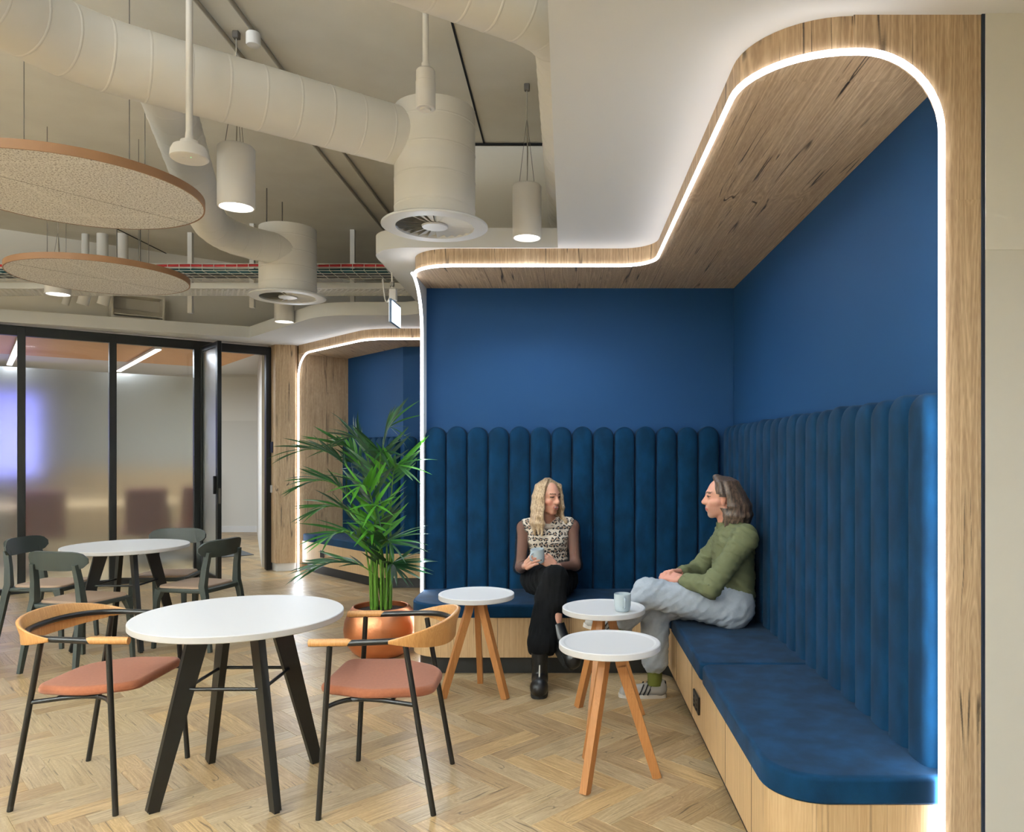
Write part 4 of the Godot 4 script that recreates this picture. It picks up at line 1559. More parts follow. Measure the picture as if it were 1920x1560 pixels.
	ec.tube(smooth_path([[Vector3(-0.08, 2.61, -0.02), 0.0], [Vector3(0.02, 2.59, -0.06), 0.05], [Vector3(0.10, 2.62, -0.10), 0.05], [Vector3(0.11, 2.785, -0.12), 0.0]]), 0.006, 6)
	part("supply_cable", ec, mats.white, es)

# ------------------------------------------------------------------ pendant lamps
func pendant(x: float, d: float, label: String, r := 0.097, h := 0.33, energy := 1.0) -> void:
	var y := 2.79
	var t := thing("pendant_lamp", label, "pendant lamp", v(x, 0, d), 0.0, "cylinder pendant lamps")
	var m := MB.new()
	m.lathe([Vector2(r * 0.88, y + 0.012), Vector2(r * 0.90, y), Vector2(r - 0.003, y), Vector2(r, y + 0.004), Vector2(r, y + h - 0.01), Vector2(r - 0.008, y + h), Vector2(0.001, y + h)], Vector3.ZERO, 40)
	part("cylinder_shade", m, mats.fixture, t)
	var e := MB.new()
	e.lathe([Vector2(0.001, y + 0.008), Vector2(r * 0.89, y + 0.008)], Vector3.ZERO, 32)
	part("lamp_diffuser", e, mats.lamp, t)
	for a in [0.5, 2.6, 4.7]:
		var w := MB.new()
		w.tube([Vector3(cos(a) * r * 0.6, y + h, sin(a) * r * 0.6), Vector3(0, y + h + 0.42, 0)], 0.0016, 5)
		part("hanger_wire", w, mats.wire, t)
	var c := MB.new()
	c.tube([Vector3(0, y + h, 0), Vector3(0.006, y + h + 0.2, 0), Vector3(0, y + h + 0.42, 0), Vector3(0, SLAB, 0)], 0.0032, 6)
	part("flex", c, mats.grey_pipe, t)
	one_box("ceiling_cup", Vector3(0, SLAB - 0.02, 0), Vector3(0.035, 0.04, 0.035), mats.wire, t, Basis(), 0.004)
	lamp_spot(v(x, y - 0.004, d), LAMP_E * energy, r * 0.85, 72.0, t)

func build_lamps() -> void:
	pendant(-1.80, 4.13, "white cylinder pendant lamp hanging below the wide duct")
	pendant(-0.246, 4.72, "white cylinder pendant lamp between the big diffuser and the soffit", 0.090, 0.33)
	pendant(-2.88, 7.73, "white cylinder pendant lamp under the further diffuser before the far nook")
	pendant(-4.29, 6.39, "short white cylinder lamp below the further acoustic raft", 0.097, 0.11)
	# the same lamps go on over the rest of the office
	var more := [[-1.75, 1.9], [-3.9, 2.6], [-5.9, 4.3], [-0.6, 0.4], [-3.0, 0.2], [-5.6, 1.4], [-7.8, 2.4], [-1.6, -2.0], [-4.4, -2.2], [-7.2, -1.5]]
	var names := ["over the walkway", "over the near chairs", "over the open office by the glass wall", "over the camera position", "over the second aisle", "over the desks aisle", "beside the office side wall", "at the rear aisle", "at the rear desks", "in the rear corner"]
	for i in more.size():
		pendant(more[i][0], more[i][1], "white cylinder pendant lamp " + names[i])
	# recessed round lamps in the soffit of the corridor beside the camera
	var rec := [[1.9, 0.6, "over the beige wall"], [1.9, -1.2, "further along the corridor"], [3.6, 0.6, "at the corridor turning"]]
	for r in rec:
		var t := thing("recessed_lamp", "flush round ceiling lamp in the soffit " + r[2], "ceiling light", v(r[0], 0, r[1]), 0.0, "recessed soffit lamps")
		var m := MB.new()
		m.lathe([Vector2(0.075, SOFFIT - 0.001), Vector2(0.092, SOFFIT - 0.004), Vector2(0.094, SOFFIT)], Vector3.ZERO, 32)
		part("trim_ring", m, mats.fixture, t)
		var e := MB.new()
		e.lathe([Vector2(0.001, SOFFIT - 0.001), Vector2(0.076, SOFFIT - 0.001)], Vector3.ZERO, 28)
		part("lamp_diffuser", e, mats.lamp, t)
		lamp_spot(v(r[0], SOFFIT - 0.008, r[1]), LAMP_E * 0.9, 0.07, 75.0, t)
	# added unseen linear lamps: upward fill light bounced off the slab behind the camera
	var lin := [[-2.4, -0.9, "over the first desk row"], [-5.2, -0.4, "over the second desk row"], [-3.6, -3.4, "over the rear desk row"], [-7.6, 1.0, "along the office side wall"]]
	for r in lin:
		var t := thing("linear_lamp", "added unseen up and down fill lamp " + r[2], "ceiling light", Vector3.ZERO, 0.0, "added fill lamps")
		var y := 2.95
		var c := v(r[0], y, r[1])
		one_box("housing", c, Vector3(2.4, 0.05, 0.09), mats.fixture, t, Basis(), 0.004)
		one_box("lamp_diffuser", c - Vector3.UP * 0.027, Vector3(2.36, 0.006, 0.075), mats.bar_lamp, t)
		one_box("lamp_diffuser", c + Vector3.UP * 0.027, Vector3(2.36, 0.006, 0.075), mats.bar_lamp, t)
		for sx in [-1.0, 1.0]:
			var w := MB.new()
			w.tube([c + Vector3(sx, 0.025, 0), c + Vector3(sx, SLAB - y, 0)], 0.002, 5)
			part("hanger_wire", w, mats.wire, t)
		var a := c - Vector3(1.15, 0, 0)
		var b := c + Vector3(1.15, 0, 0)
		strip_light(a - Vector3.UP * 0.032, b - Vector3.UP * 0.032, Vector3.DOWN, LAMP_E * 2.0, t, 0.07)
		strip_light(a + Vector3.UP * 0.032, b + Vector3.UP * 0.032, Vector3.UP, LAMP_E * 40.0, t, 0.07)

# ------------------------------------------------------------------ tables
func build_tables() -> void:
	var t := thing("round_table", "white round table with black splayed legs between the orange seat chairs", "table", v(-1.423, 0, 3.306), 0.0, "white round tables")
	var top := MB.new()
	top.lathe([Vector2(0.001, 0.752), Vector2(0.430, 0.752), Vector2(0.433, 0.749)], Vector3.ZERO, 72)
	part("table_top", top, mats.table_top, t)
	var edge := MB.new()
	edge.lathe([Vector2(0.433, 0.749), Vector2(0.433, 0.727), Vector2(0.430, 0.724), Vector2(0.001, 0.724)], Vector3.ZERO, 72)
	part("edge_band", edge, mats.table_edge, t)
	for q in 4:
		var a := PI / 4 + q * PI / 2
		var dirv := Vector3(cos(a), 0, sin(a))
		var tang := Vector3(-sin(a), 0, cos(a))
		var foot := dirv * 0.352
		var head := dirv * 0.165 + Vector3.UP * 0.722
		var m := MB.new()
		m.bar([foot + Vector3.UP * 0.006, foot.lerp(head, 0.5) + Vector3.UP * 0.003, head], [0.048, 0.068, 0.088], [0.030, 0.030, 0.030], tang)
		var lg := part("leg", m, mats.black_leg, t)
		var g := MB.new()
		g.box(foot + Vector3.UP * 0.004, Vector3(0.03, 0.008, 0.022), Basis(Vector3.UP, -a))
		part("glide", g, mats.black, lg)
	var ring := []
	for q in 4:
		var a := PI / 4 + q * PI / 2
		var c := Vector3(cos(a), 0, sin(a)) * 0.215 + Vector3.UP * 0.47
		var tg := Vector3(-sin(a), 0, cos(a))
		for e in [-0.02, 0.0, 0.02]:
			ring.append(c + tg * e - Vector3(cos(a), 0, sin(a)) * (0.008 if e != 0.0 else 0.0))
	var rm := MB.new()
	rm.tube(ring, 0.0075, 10, true)
	part("stretcher_ring", rm, mats.black, t)
	for q in 2:
		one_box("cross_rail", Vector3(0, 0.708, 0), Vector3(0.40, 0.03, 0.06), mats.black_leg, t, Basis(Vector3.UP, PI / 4 + q * PI / 2))
	again(t, "white round table with black splayed legs among the green plastic chairs", v(-3.345, 0, 5.76), 0.0)

	# small trays on three kinked beech legs
	var spots := [
		[-0.543, 4.574, [206.0, 90.0, 330.0], "small white tray table beside the copper pot and the woman"],
		[0.205, 4.17, [248.0, 130.0, 8.0], "small white tray table with the grey mug on it"],
		[0.194, 3.40, [237.0, 357.0, 117.0], "small empty white tray table before the table with the mug"],
	]
	for s in spots:
		var o := thing("side_table", s[3], "side table", v(s[0], 0, s[1]), 0.0, "small white tray tables")
		var m := MB.new()
		var y := 0.606
		m.lathe([Vector2(0.001, y - 0.006), Vector2(0.196, y - 0.006), Vector2(0.204, y - 0.001), Vector2(0.210, y), Vector2(0.224, y), Vector2(0.2275, y - 0.003), Vector2(0.2275, y - 0.027), Vector2(0.2245, y - 0.030), Vector2(0.001, y - 0.030)], Vector3.ZERO, 64)
		part("tray_top", m, mats.table_top, o)
		for a in s[2]:
			var r := deg_to_rad(a)
			var dirv := v(cos(r), 0, sin(r))
			var tang := Vector3.UP.cross(dirv)
			var lg := MB.new()
			var foot := dirv * 0.212
			var knee := dirv * 0.052 + Vector3.UP * 0.50
			var head := dirv * 0.036 + Vector3.UP * 0.577
			lg.bar([foot, knee], [0.040, 0.044], 0.034, tang)
			lg.bar([knee - Vector3.UP * 0.004, head], [0.044, 0.048], 0.034, tang)
			part("leg", lg, mats.beech, o)

# ------------------------------------------------------------------ armchairs, facing +x
func build_armchairs() -> void:
	var t := thing("armchair", "black steel armchair with curved oak back, facing away from the glass wall", "chair", v(-2.03, 0, 3.32), 0.0, "armchairs with terracotta seats")
	var steel := 0.0115
	for s in [-1.0, 1.0]:
		var m := MB.new()
		m.tube([Vector3(0.225, 0.0, s * 0.288), Vector3(0.205, 0.345, s * 0.279), Vector3(0.185, 0.688, s * 0.270)], steel, 12)
		part("leg", m, mats.black, t)
		var b := MB.new()
		b.tube([Vector3(-0.225, 0.0, s * 0.252), Vector3(-0.165, 0.345, s * 0.245), Vector3(-0.108, 0.684, s * 0.238)], steel, 12)
		part("leg", b, mats.black, t)
		var r := MB.new()
		r.tube(smooth_path([[Vector3(-0.150, 0.438, s * 0.243), 0.0], [Vector3(0.04, 0.452, s * 0.20), 0.08], [Vector3(0.15, 0.452, s * 0.22), 0.05], [Vector3(0.199, 0.440, s * 0.276), 0.0]]), 0.0095, 10)
		part("seat_rail", r, mats.black, t)
	var cr := MB.new()
	cr.tube([Vector3(-0.05, 0.448, -0.22), Vector3(-0.05, 0.448, 0.22)], 0.009, 10)
	part("cross_rail", cr, mats.black, t)
	# arm loop
	var loop := []
	var curve := func(u: float) -> Vector3:
		# u from -1 to 1 round the back; straight arms in front
		var a := u * PI / 2
		return Vector3(-0.045 - 0.205 * pow(maxf(cos(a), 0.0), 0.9), 0.700 + 0.010 * cos(a), 0.268 * signf(sin(a)) * pow(absf(sin(a)), 0.85))
	loop.append(Vector3(0.262, 0.692, -0.270))
	loop.append(Vector3(0.12, 0.694, -0.271))
	for i in 25:
		loop.append(curve.call(-1.0 + i / 12.0))
	loop.append(Vector3(0.12, 0.694, 0.271))
	loop.append(Vector3(0.262, 0.692, 0.270))
	var lm := MB.new()
	lm.tube(loop, 0.0125, 14)
	part("arm_loop", lm, mats.black, t)
	for s in [-1.0, 1.0]:
		var w := MB.new()
		w.tube([Vector3(0.095, 0.7005, s * 0.2712), Vector3(0.115, 0.6975, s * 0.2712), Vector3(0.268, 0.6955, s * 0.270)], [0.006, 0.0155, 0.0155], 14)
		part("arm_cap", w, mats.ash, t)
	# oak shell round the back, tallest in the middle, with the steel let into its inner face
	var rows := []
	var n := 28
	for i in n + 1:
		var u := -0.99 + 1.98 * i / n
		var c: Vector3 = curve.call(u)
		var c2: Vector3 = curve.call(minf(u + 0.01, 1.0))
		var tan := (c2 - c).normalized()
		var out := tan.cross(Vector3.UP)
		if out.dot(Vector3(c.x + 0.05, 0, c.z)) < 0.0:
			out = -out
		out = (out + Vector3(0, -0.12, 0)).normalized()
		var k := pow(maxf(cos(u * PI / 2), 0.0), 0.95)
		var up := 0.004 + 0.056 * k
		var dn := 0.003 + 0.052 * k
		var th := 0.004 + 0.010 * k
		var o := c + out * 0.012
		var lean := out * (0.018 * k)
		rows.append([o + Vector3.UP * up + lean + out * th, o + Vector3.UP * (up + 0.004) + lean + out * th * 0.3, o + Vector3.UP * up + lean - out * th * 0.5, o + Vector3.UP * 0.0 - out * th * 0.4, o - Vector3.UP * dn - out * th * 0.5, o - Vector3.UP * (dn + 0.003), o - Vector3.UP * dn + out * th * 0.7, o + out * th])
	var sm := MB.new()
	sm.sheet(rows, true)
	sm.fan(rows[0], Vector3.RIGHT)
	sm.fan(rows[n], Vector3.RIGHT)
	part("back_shell", sm, mats.ash, t)
	var seat := MB.new()
	var pl := rounded([[0.255, -0.205, 0.07], [0.255, 0.205, 0.07], [0.02, 0.250, 0.22], [-0.205, 0.165, 0.13], [-0.205, -0.165, 0.13], [0.02, -0.250, 0.22]], 8)
	seat.prism(pl, 0.452, 0.490, 0.022, 0.012, 6)
	# the pad is hollowed a little in the middle and lifts towards the front edge
	for i in seat.vs.size():
		var p := seat.vs[i]
		seat.vs[i].y += 0.018 * clampf(p.x / 0.25, -0.4, 1.0) * absf(p.x / 0.25) + 0.02 * pow(absf(p.z) / 0.25, 2.0) - 0.008
	part("seat", seat, mats.terracotta, t)
	again(t, "black steel armchair with curved oak back, facing the glass wall", v(-0.757, 0, 3.285), PI)

# ------------------------------------------------------------------ plastic chairs, facing +x
func build_side_chairs() -> void:
	var t := thing("plastic_chair", "dark green plastic chair facing the table with its back to the office side wall", "chair", v(-3.97, 0, 5.83), 0.0, "dark green plastic chairs")
	for s in [-1.0, 1.0]:
		var m := MB.new()
		m.bar([Vector3(-0.27, 0.0, s * 0.215), Vector3(-0.205, 0.40, s * 0.19), Vector3(-0.185, 0.47, s * 0.185), Vector3(-0.195, 0.60, s * 0.175), Vector3(-0.215, 0.72, s * 0.165)], [0.026, 0.044, 0.05, 0.042, 0.038], [0.024, 0.034, 0.04, 0.034, 0.03], Vector3(0, 0, 1))
		part("rear_leg", m, mats.green_plastic, t)
		var f := MB.new()
		f.bar([Vector3(0.225, 0.0, s * 0.21), Vector3(0.205, 0.36, s * 0.20), Vector3(0.185, 0.435, s * 0.19)], [0.024, 0.036, 0.056], [0.024, 0.034, 0.046], Vector3(0, 0, 1))
		part("front_leg", f, mats.green_plastic, t)
	var sh := MB.new()
	sh.prism(rounded([[0.225, -0.215, 0.07], [0.225, 0.215, 0.07], [-0.215, 0.20, 0.06], [-0.215, -0.20, 0.06]], 6), 0.418, 0.450, 0.008, 0.012, 3)
	part("seat_shell", sh, mats.green_plastic, t)
	var pad := MB.new()
	pad.prism(rounded([[0.218, -0.208, 0.07], [0.218, 0.208, 0.07], [-0.17, 0.185, 0.06], [-0.17, -0.185, 0.06]], 6), 0.450, 0.466, 0.012, 0.0, 4)
	part("seat", pad, mats.tan_seat, t)
	var path := []
	var hs := []
	var ws := []
	for i in 17:
		var u := -1.0 + i / 8.0
		path.append(Vector3(-0.235 + 0.055 * u * u, 0.742, u * 0.232))
		hs.append(0.128 * pow(maxf(1.0 - pow(absf(u), 5.0), 0.06), 0.5))
		ws.append(0.020 if absf(u) < 0.95 else 0.012)
	var bm := MB.new()
	bm.bar(path, ws, hs, Vector3(-0.16, 1, 0).normalized())
	part("backrest", bm, mats.green_plastic, t)
	again(t, "dark green plastic chair with its back to the armchairs", v(-3.33, 0, 5.20), deg_to_rad(78))
	again(t, "dark green plastic chair with its back to the frosted glass", v(-3.31, 0, 6.30), deg_to_rad(-84))
	again(t, "dark green plastic chair with its back to the potted palm", v(-2.80, 0, 5.78), deg_to_rad(180 - 14))

# ------------------------------------------------------------------ palm
func leaf_mesh(width: float, droop: float) -> ArrayMesh:
	var mb := MB.new()
	var rows := []
	var n := 7
	for i in n + 1:
		var x := float(i) / n
		var w := width * pow(sin(PI * clampf(0.06 + 0.94 * x, 0.0, 0.995)), 0.7) * (1.0 - 0.45 * x)
		var y := -droop * x * x
		rows.append([Vector3(x, y + w * 0.22, -w), Vector3(x, y, 0), Vector3(x, y + w * 0.22, w)])
	mb.sheet(rows)
	return mb.mesh()

func build_plant() -> void:
	var pc := v(-1.337, 0, 5.46)
	var pot := thing("copper_planter", "round hammered copper planter on the floor by the bench end", "planter", pc)
	var pm := MB.new()
	pm.lathe([Vector2(0.001, 0.0), Vector2(0.135, 0.0), Vector2(0.165, 0.010), Vector2(0.205, 0.04), Vector2(0.238, 0.09), Vector2(0.256, 0.145), Vector2(0.262, 0.195), Vector2(0.254, 0.25), Vector2(0.234, 0.305), Vector2(0.205, 0.345), Vector2(0.198, 0.352), Vector2(0.192, 0.354)], Vector3.ZERO, 56)
	part("bowl", pm, mats.copper, pot)
	var pi := MB.new()
	pi.lathe([Vector2(0.192, 0.354), Vector2(0.186, 0.350), Vector2(0.184, 0.30)], Vector3.ZERO, 48)
	part("inner_rim", pi, mats.copper, pot)
	var so := MB.new()
	so.lathe([Vector2(0.001, 0.335), Vector2(0.10, 0.330), Vector2(0.190, 0.318)], Vector3.ZERO, 40)
	part("soil", so, mats.soil, pot)
	var palm := thing("kentia_palm", "tall green potted palm with arching fronds in the copper planter", "plant", pc)
	var leaves := [leaf_mesh(0.058, 0.14), leaf_mesh(0.052, 0.26), leaf_mesh(0.062, 0.05)]
	# tip offset in X, height, offset towards the camera, tone, share of bare stem
	var fronds := [
		[-0.64, 1.62, 0.10, 0, 0.52], [-0.52, 1.40, 0.22, 0, 0.50], [-0.40, 1.66, -0.10, 1, 0.55], [-0.20, 1.72, 0.12, 3, 0.55],
		[0.10, 1.80, -0.05, 0, 0.62], [0.22, 1.52, 0.12, 1, 0.55], [0.10, 1.62, 0.25, 3, 0.52], [-0.42, 1.22, 0.22, 0, 0.48],
		[-0.50, 0.80, 0.20, 0, 0.45], [0.18, 0.98, 0.22, 0, 0.48], [0.17, 0.80, 0.05, 3, 0.5], [-0.06, 1.38, 0.30, 2, 0.42],
		[0.06, 1.24, 0.26, 2, 0.36], [-0.16, 1.50, -0.22, 3, 0.5], [0.02, 1.10, 0.20, 2, 0.34], [-0.30, 1.04, 0.34, 1, 0.42],
	]
	var lr := RandomNumberGenerator.new()
	lr.seed = 21
	var k := 0
	for f in fronds:
		var a := TAU * k * 0.382
		var b0 := Vector3(cos(a) * 0.062, 0.32, sin(a) * 0.05)
		var tip := Vector3(f[0] * 0.84 - 0.03, f[1] - 0.16, f[2] * 0.9)
		var lift: float = 0.05 + 0.35 * Vector2(f[0], f[2]).length()
		var m1 := Vector3(b0.x + tip.x * 0.10, lerpf(0.32, f[1], 0.62) + lift * 0.3, b0.z + tip.z * 0.10)
		var m2 := Vector3(tip.x * 0.52, tip.y + lift * 0.42, tip.z * 0.52)
		var path := []
		var rs := []
		for i in 17:
			var t := i / 16.0
			path.append(b0.bezier_interpolate(m1, m2, tip, t))
			rs.append(lerpf(0.0075, 0.0018, t))
		var st := MB.new()
		st.tube(path, rs, 6)
		var fr := part("frond", st, mats.stem, palm)
		for i in 18:
			var t: float = lerpf(f[4], 1.0, i / 17.0)
			var p := b0.bezier_interpolate(m1, m2, tip, t)
			var tg := (b0.bezier_interpolate(m1, m2, tip, minf(t + 0.03, 1.0)) - b0.bezier_interpolate(m1, m2, tip, t - 0.03)).normalized()
			var sd := tg.cross(Vector3.UP).normalized() * (1.0 if i % 2 == 0 else -1.0)
			var fw := lerpf(0.55, 1.5, i / 17.0)
			var dirv := (tg * fw + sd * 1.0 + Vector3.UP * lr.randf_range(0.02, 0.35)).normalized()
			if i >= 16:
				dirv = (tg + sd * 0.25).normalized()
			var u := (i / 17.0)
			var ln: float = lerpf(0.17, 0.31, sin(PI * clampf(0.18 + 0.72 * u, 0, 1))) * lr.randf_range(0.85, 1.1)
			var pn := (tg.cross(Vector3.UP).normalized()).cross(tg)
			if pn.z < 0.0 and absf(pn.y) < 0.6:
				pn = -pn
			var nrm := (pn + Vector3(lr.randf_range(-0.3, 0.3), 0.25, 0.75)).normalized()
			var z := dirv.cross(nrm).normalized()
			var y := z.cross(dirv)
			var o := part("leaflet", leaves[lr.randi() % 3], mats.leaves[f[3] if lr.randf() < 0.75 else (f[3] + 1) % 4], fr)
			o.transform = Transform3D(Basis(dirv * ln, y * ln, z * ln), p)
		k += 1
	for i in 12:
		var a := TAU * i / 12.0 + 0.3
		var b0 := Vector3(cos(a) * 0.07, 0.32, sin(a) * 0.06)
		var st := MB.new()
		var h := lr.randf_range(0.45, 0.8)
		st.tube([b0, b0 + Vector3(cos(a) * 0.01, h * 0.5, sin(a) * 0.01), b0 + Vector3(-cos(a) * 0.02 + 0.02, h, 0.02)], [0.008, 0.0065, 0.004], 6)
		part("stem", st, mats.stem, palm)

# ------------------------------------------------------------------ mugs
func mug(called: String, label: String, at: Vector3, turn: float, tilt := Basis()) -> Node3D:
	var t := thing(called, label, "mug", at, 0.0, "pale grey mugs")
	t.basis = Basis(Vector3.UP, turn) * tilt
	var m := MB.new()
	m.lathe([Vector2(0.001, 0.0), Vector2(0.034, 0.0), Vector2(0.040, 0.006), Vector2(0.0445, 0.03), Vector2(0.046, 0.092), Vector2(0.0445, 0.094), Vector2(0.043, 0.092), Vector2(0.041, 0.03), Vector2(0.034, 0.010), Vector2(0.001, 0.008)], Vector3.ZERO, 40)
	part("cup", m, mats.mug, t)
	var h := MB.new()
	h.tube(smooth_path([[Vector3(0.043, 0.076, 0), 0.0], [Vector3(0.072, 0.076, 0), 0.02], [Vector3(0.070, 0.030, 0), 0.02], [Vector3(0.042, 0.026, 0), 0.0]]), 0.0058, 10)
	part("handle", h, mats.mug, t)
	return t

func build_small_things() -> void:
	mug("mug", "pale grey mug standing on the small white tray table", v(0.302, 0.601, 4.08), -PI / 2 + 0.12)

# ------------------------------------------------------------------ people
func worn(called: String, mb: MB, m: Material, who: Node3D) -> MeshInstance3D:
	var o := part(called, mb, m, who)
	o.position = -who.position
	return o

func add_head(f: Field, c: Vector3, fw: Vector3, up: Vector3, neck: Vector3, heavy: float) -> void:
	var rt := fw.cross(up).normalized()
	var b := Basis(rt, up, fw)
	f.ell(c + up * 0.028 - fw * 0.012, Vector3(0.072, 0.092, 0.092), b)
	f.ell(c - up * 0.040 + fw * 0.028, Vector3(0.052 + 0.004 * heavy, 0.066, 0.056), b)
	f.cap(c - up * 0.094 + fw * 0.058 - rt * 0.010, c - up * 0.094 + fw * 0.058 + rt * 0.010, 0.017 + 0.003 * heavy, 0.017 + 0.003 * heavy)
	f.cap(c + up * 0.018 + fw * 0.080, c - up * 0.020 + fw * 0.103, 0.0075, 0.0105)
	for s in [-1.0, 1.0]:
		f.cap(c - up * 0.024 + fw * 0.093 + rt * 0.009 * s, c - up * 0.024 + fw * 0.088 + rt * 0.012 * s, 0.0075, 0.0065)
		f.cap(c + up * 0.034 + fw * 0.075 + rt * 0.012 * s, c + up * 0.032 + fw * 0.062 + rt * 0.044 * s, 0.0095, 0.009)
		f.cap(c - up * 0.024 + fw * 0.052 + rt * 0.040 * s, c - up * 0.020 + fw * 0.03 + rt * 0.052 * s, 0.021, 0.018)
		f.cap(c - up * 0.085 + fw * 0.045 + rt * 0.016 * s, c - up * 0.055 - fw * 0.02 + rt * 0.052 * s, 0.016 + 0.002 * heavy, 0.018)
		f.cap(c + up * 0.018 - fw * 0.012 + rt * 0.074 * s, c - up * 0.030 - fw * 0.004 + rt * 0.072 * s, 0.013, 0.009, rt, 0.5)
		f.cap(c + up * 0.016 + fw * 0.070 + rt * 0.031 * s, c + up * 0.016 + fw * 0.070 + rt * 0.033 * s, 0.0105, 0.0105)
	f.cap(c - up * 0.054 + fw * 0.083 - rt * 0.014, c - up * 0.054 + fw * 0.083 + rt * 0.014, 0.006, 0.006)
	f.cap(c - up * 0.067 + fw * 0.081 - rt * 0.011, c - up * 0.067 + fw * 0.081 + rt * 0.011, 0.0068, 0.0068)
	f.cap(c - up * 0.05 - fw * 0.018, neck, 0.047 + 0.010 * heavy, 0.052 + 0.010 * heavy)

func add_hand(f: Field, w: Vector3, fw: Vector3, palm: Vector3, thumb: Vector3, curl: Array, s := 1.0) -> Array:
	# returns finger tips: wrist w, direction of the hand fw, out of the palm, towards the thumb
	fw = fw.normalized()
	palm = (palm - fw * palm.dot(fw)).normalized()
	thumb = (thumb - fw * thumb.dot(fw) - palm * thumb.dot(palm)).normalized()
	var tips := []
	var offs := [0.031, 0.0105, -0.0105, -0.030]
	var lens := [0.070, 0.077, 0.072, 0.057]
	for i in 4:
		var base: Vector3 = w + (fw * (0.082 - 0.006 * absf(i - 1.3)) + thumb * offs[i]) * s
		f.cap(w + thumb * offs[i] * 0.7 * s + fw * 0.008 * s, base, 0.0145 * s, 0.0108 * s)
		var p := base
		var a := 0.0
		for k in 3:
			a += curl[k] * (1.0 + 0.08 * (i - 1))
			var d: Vector3 = fw * cos(a) + palm * sin(a)
			var q: Vector3 = p + d * lens[i] * [0.45, 0.31, 0.24][k] * s
			f.cap(p, q, [0.0082, 0.0078, 0.0072][k] * s, [0.0078, 0.0072, 0.0060][k] * s)
			p = q
		tips.append([p, a])
	var t0 := w + (fw * 0.022 + thumb * 0.026 + palm * 0.006) * s
	var t1 := t0 + (fw * 0.032 + thumb * 0.022 + palm * 0.014) * s
	var t2 := t1 + (fw * 0.030 + thumb * 0.006 + palm * 0.014) * s
	f.cap(w + fw * 0.01 * s, t0, 0.017 * s, 0.0145 * s)
	f.cap(t0, t1, 0.0125 * s, 0.0098 * s)
	f.cap(t1, t2, 0.0098 * s, 0.0078 * s)
	tips.append([t2, 0.0])
	return tips

func lin(r: int, g: int, b: int) -> Color:
	return Color8(r, g, b).srgb_to_linear()

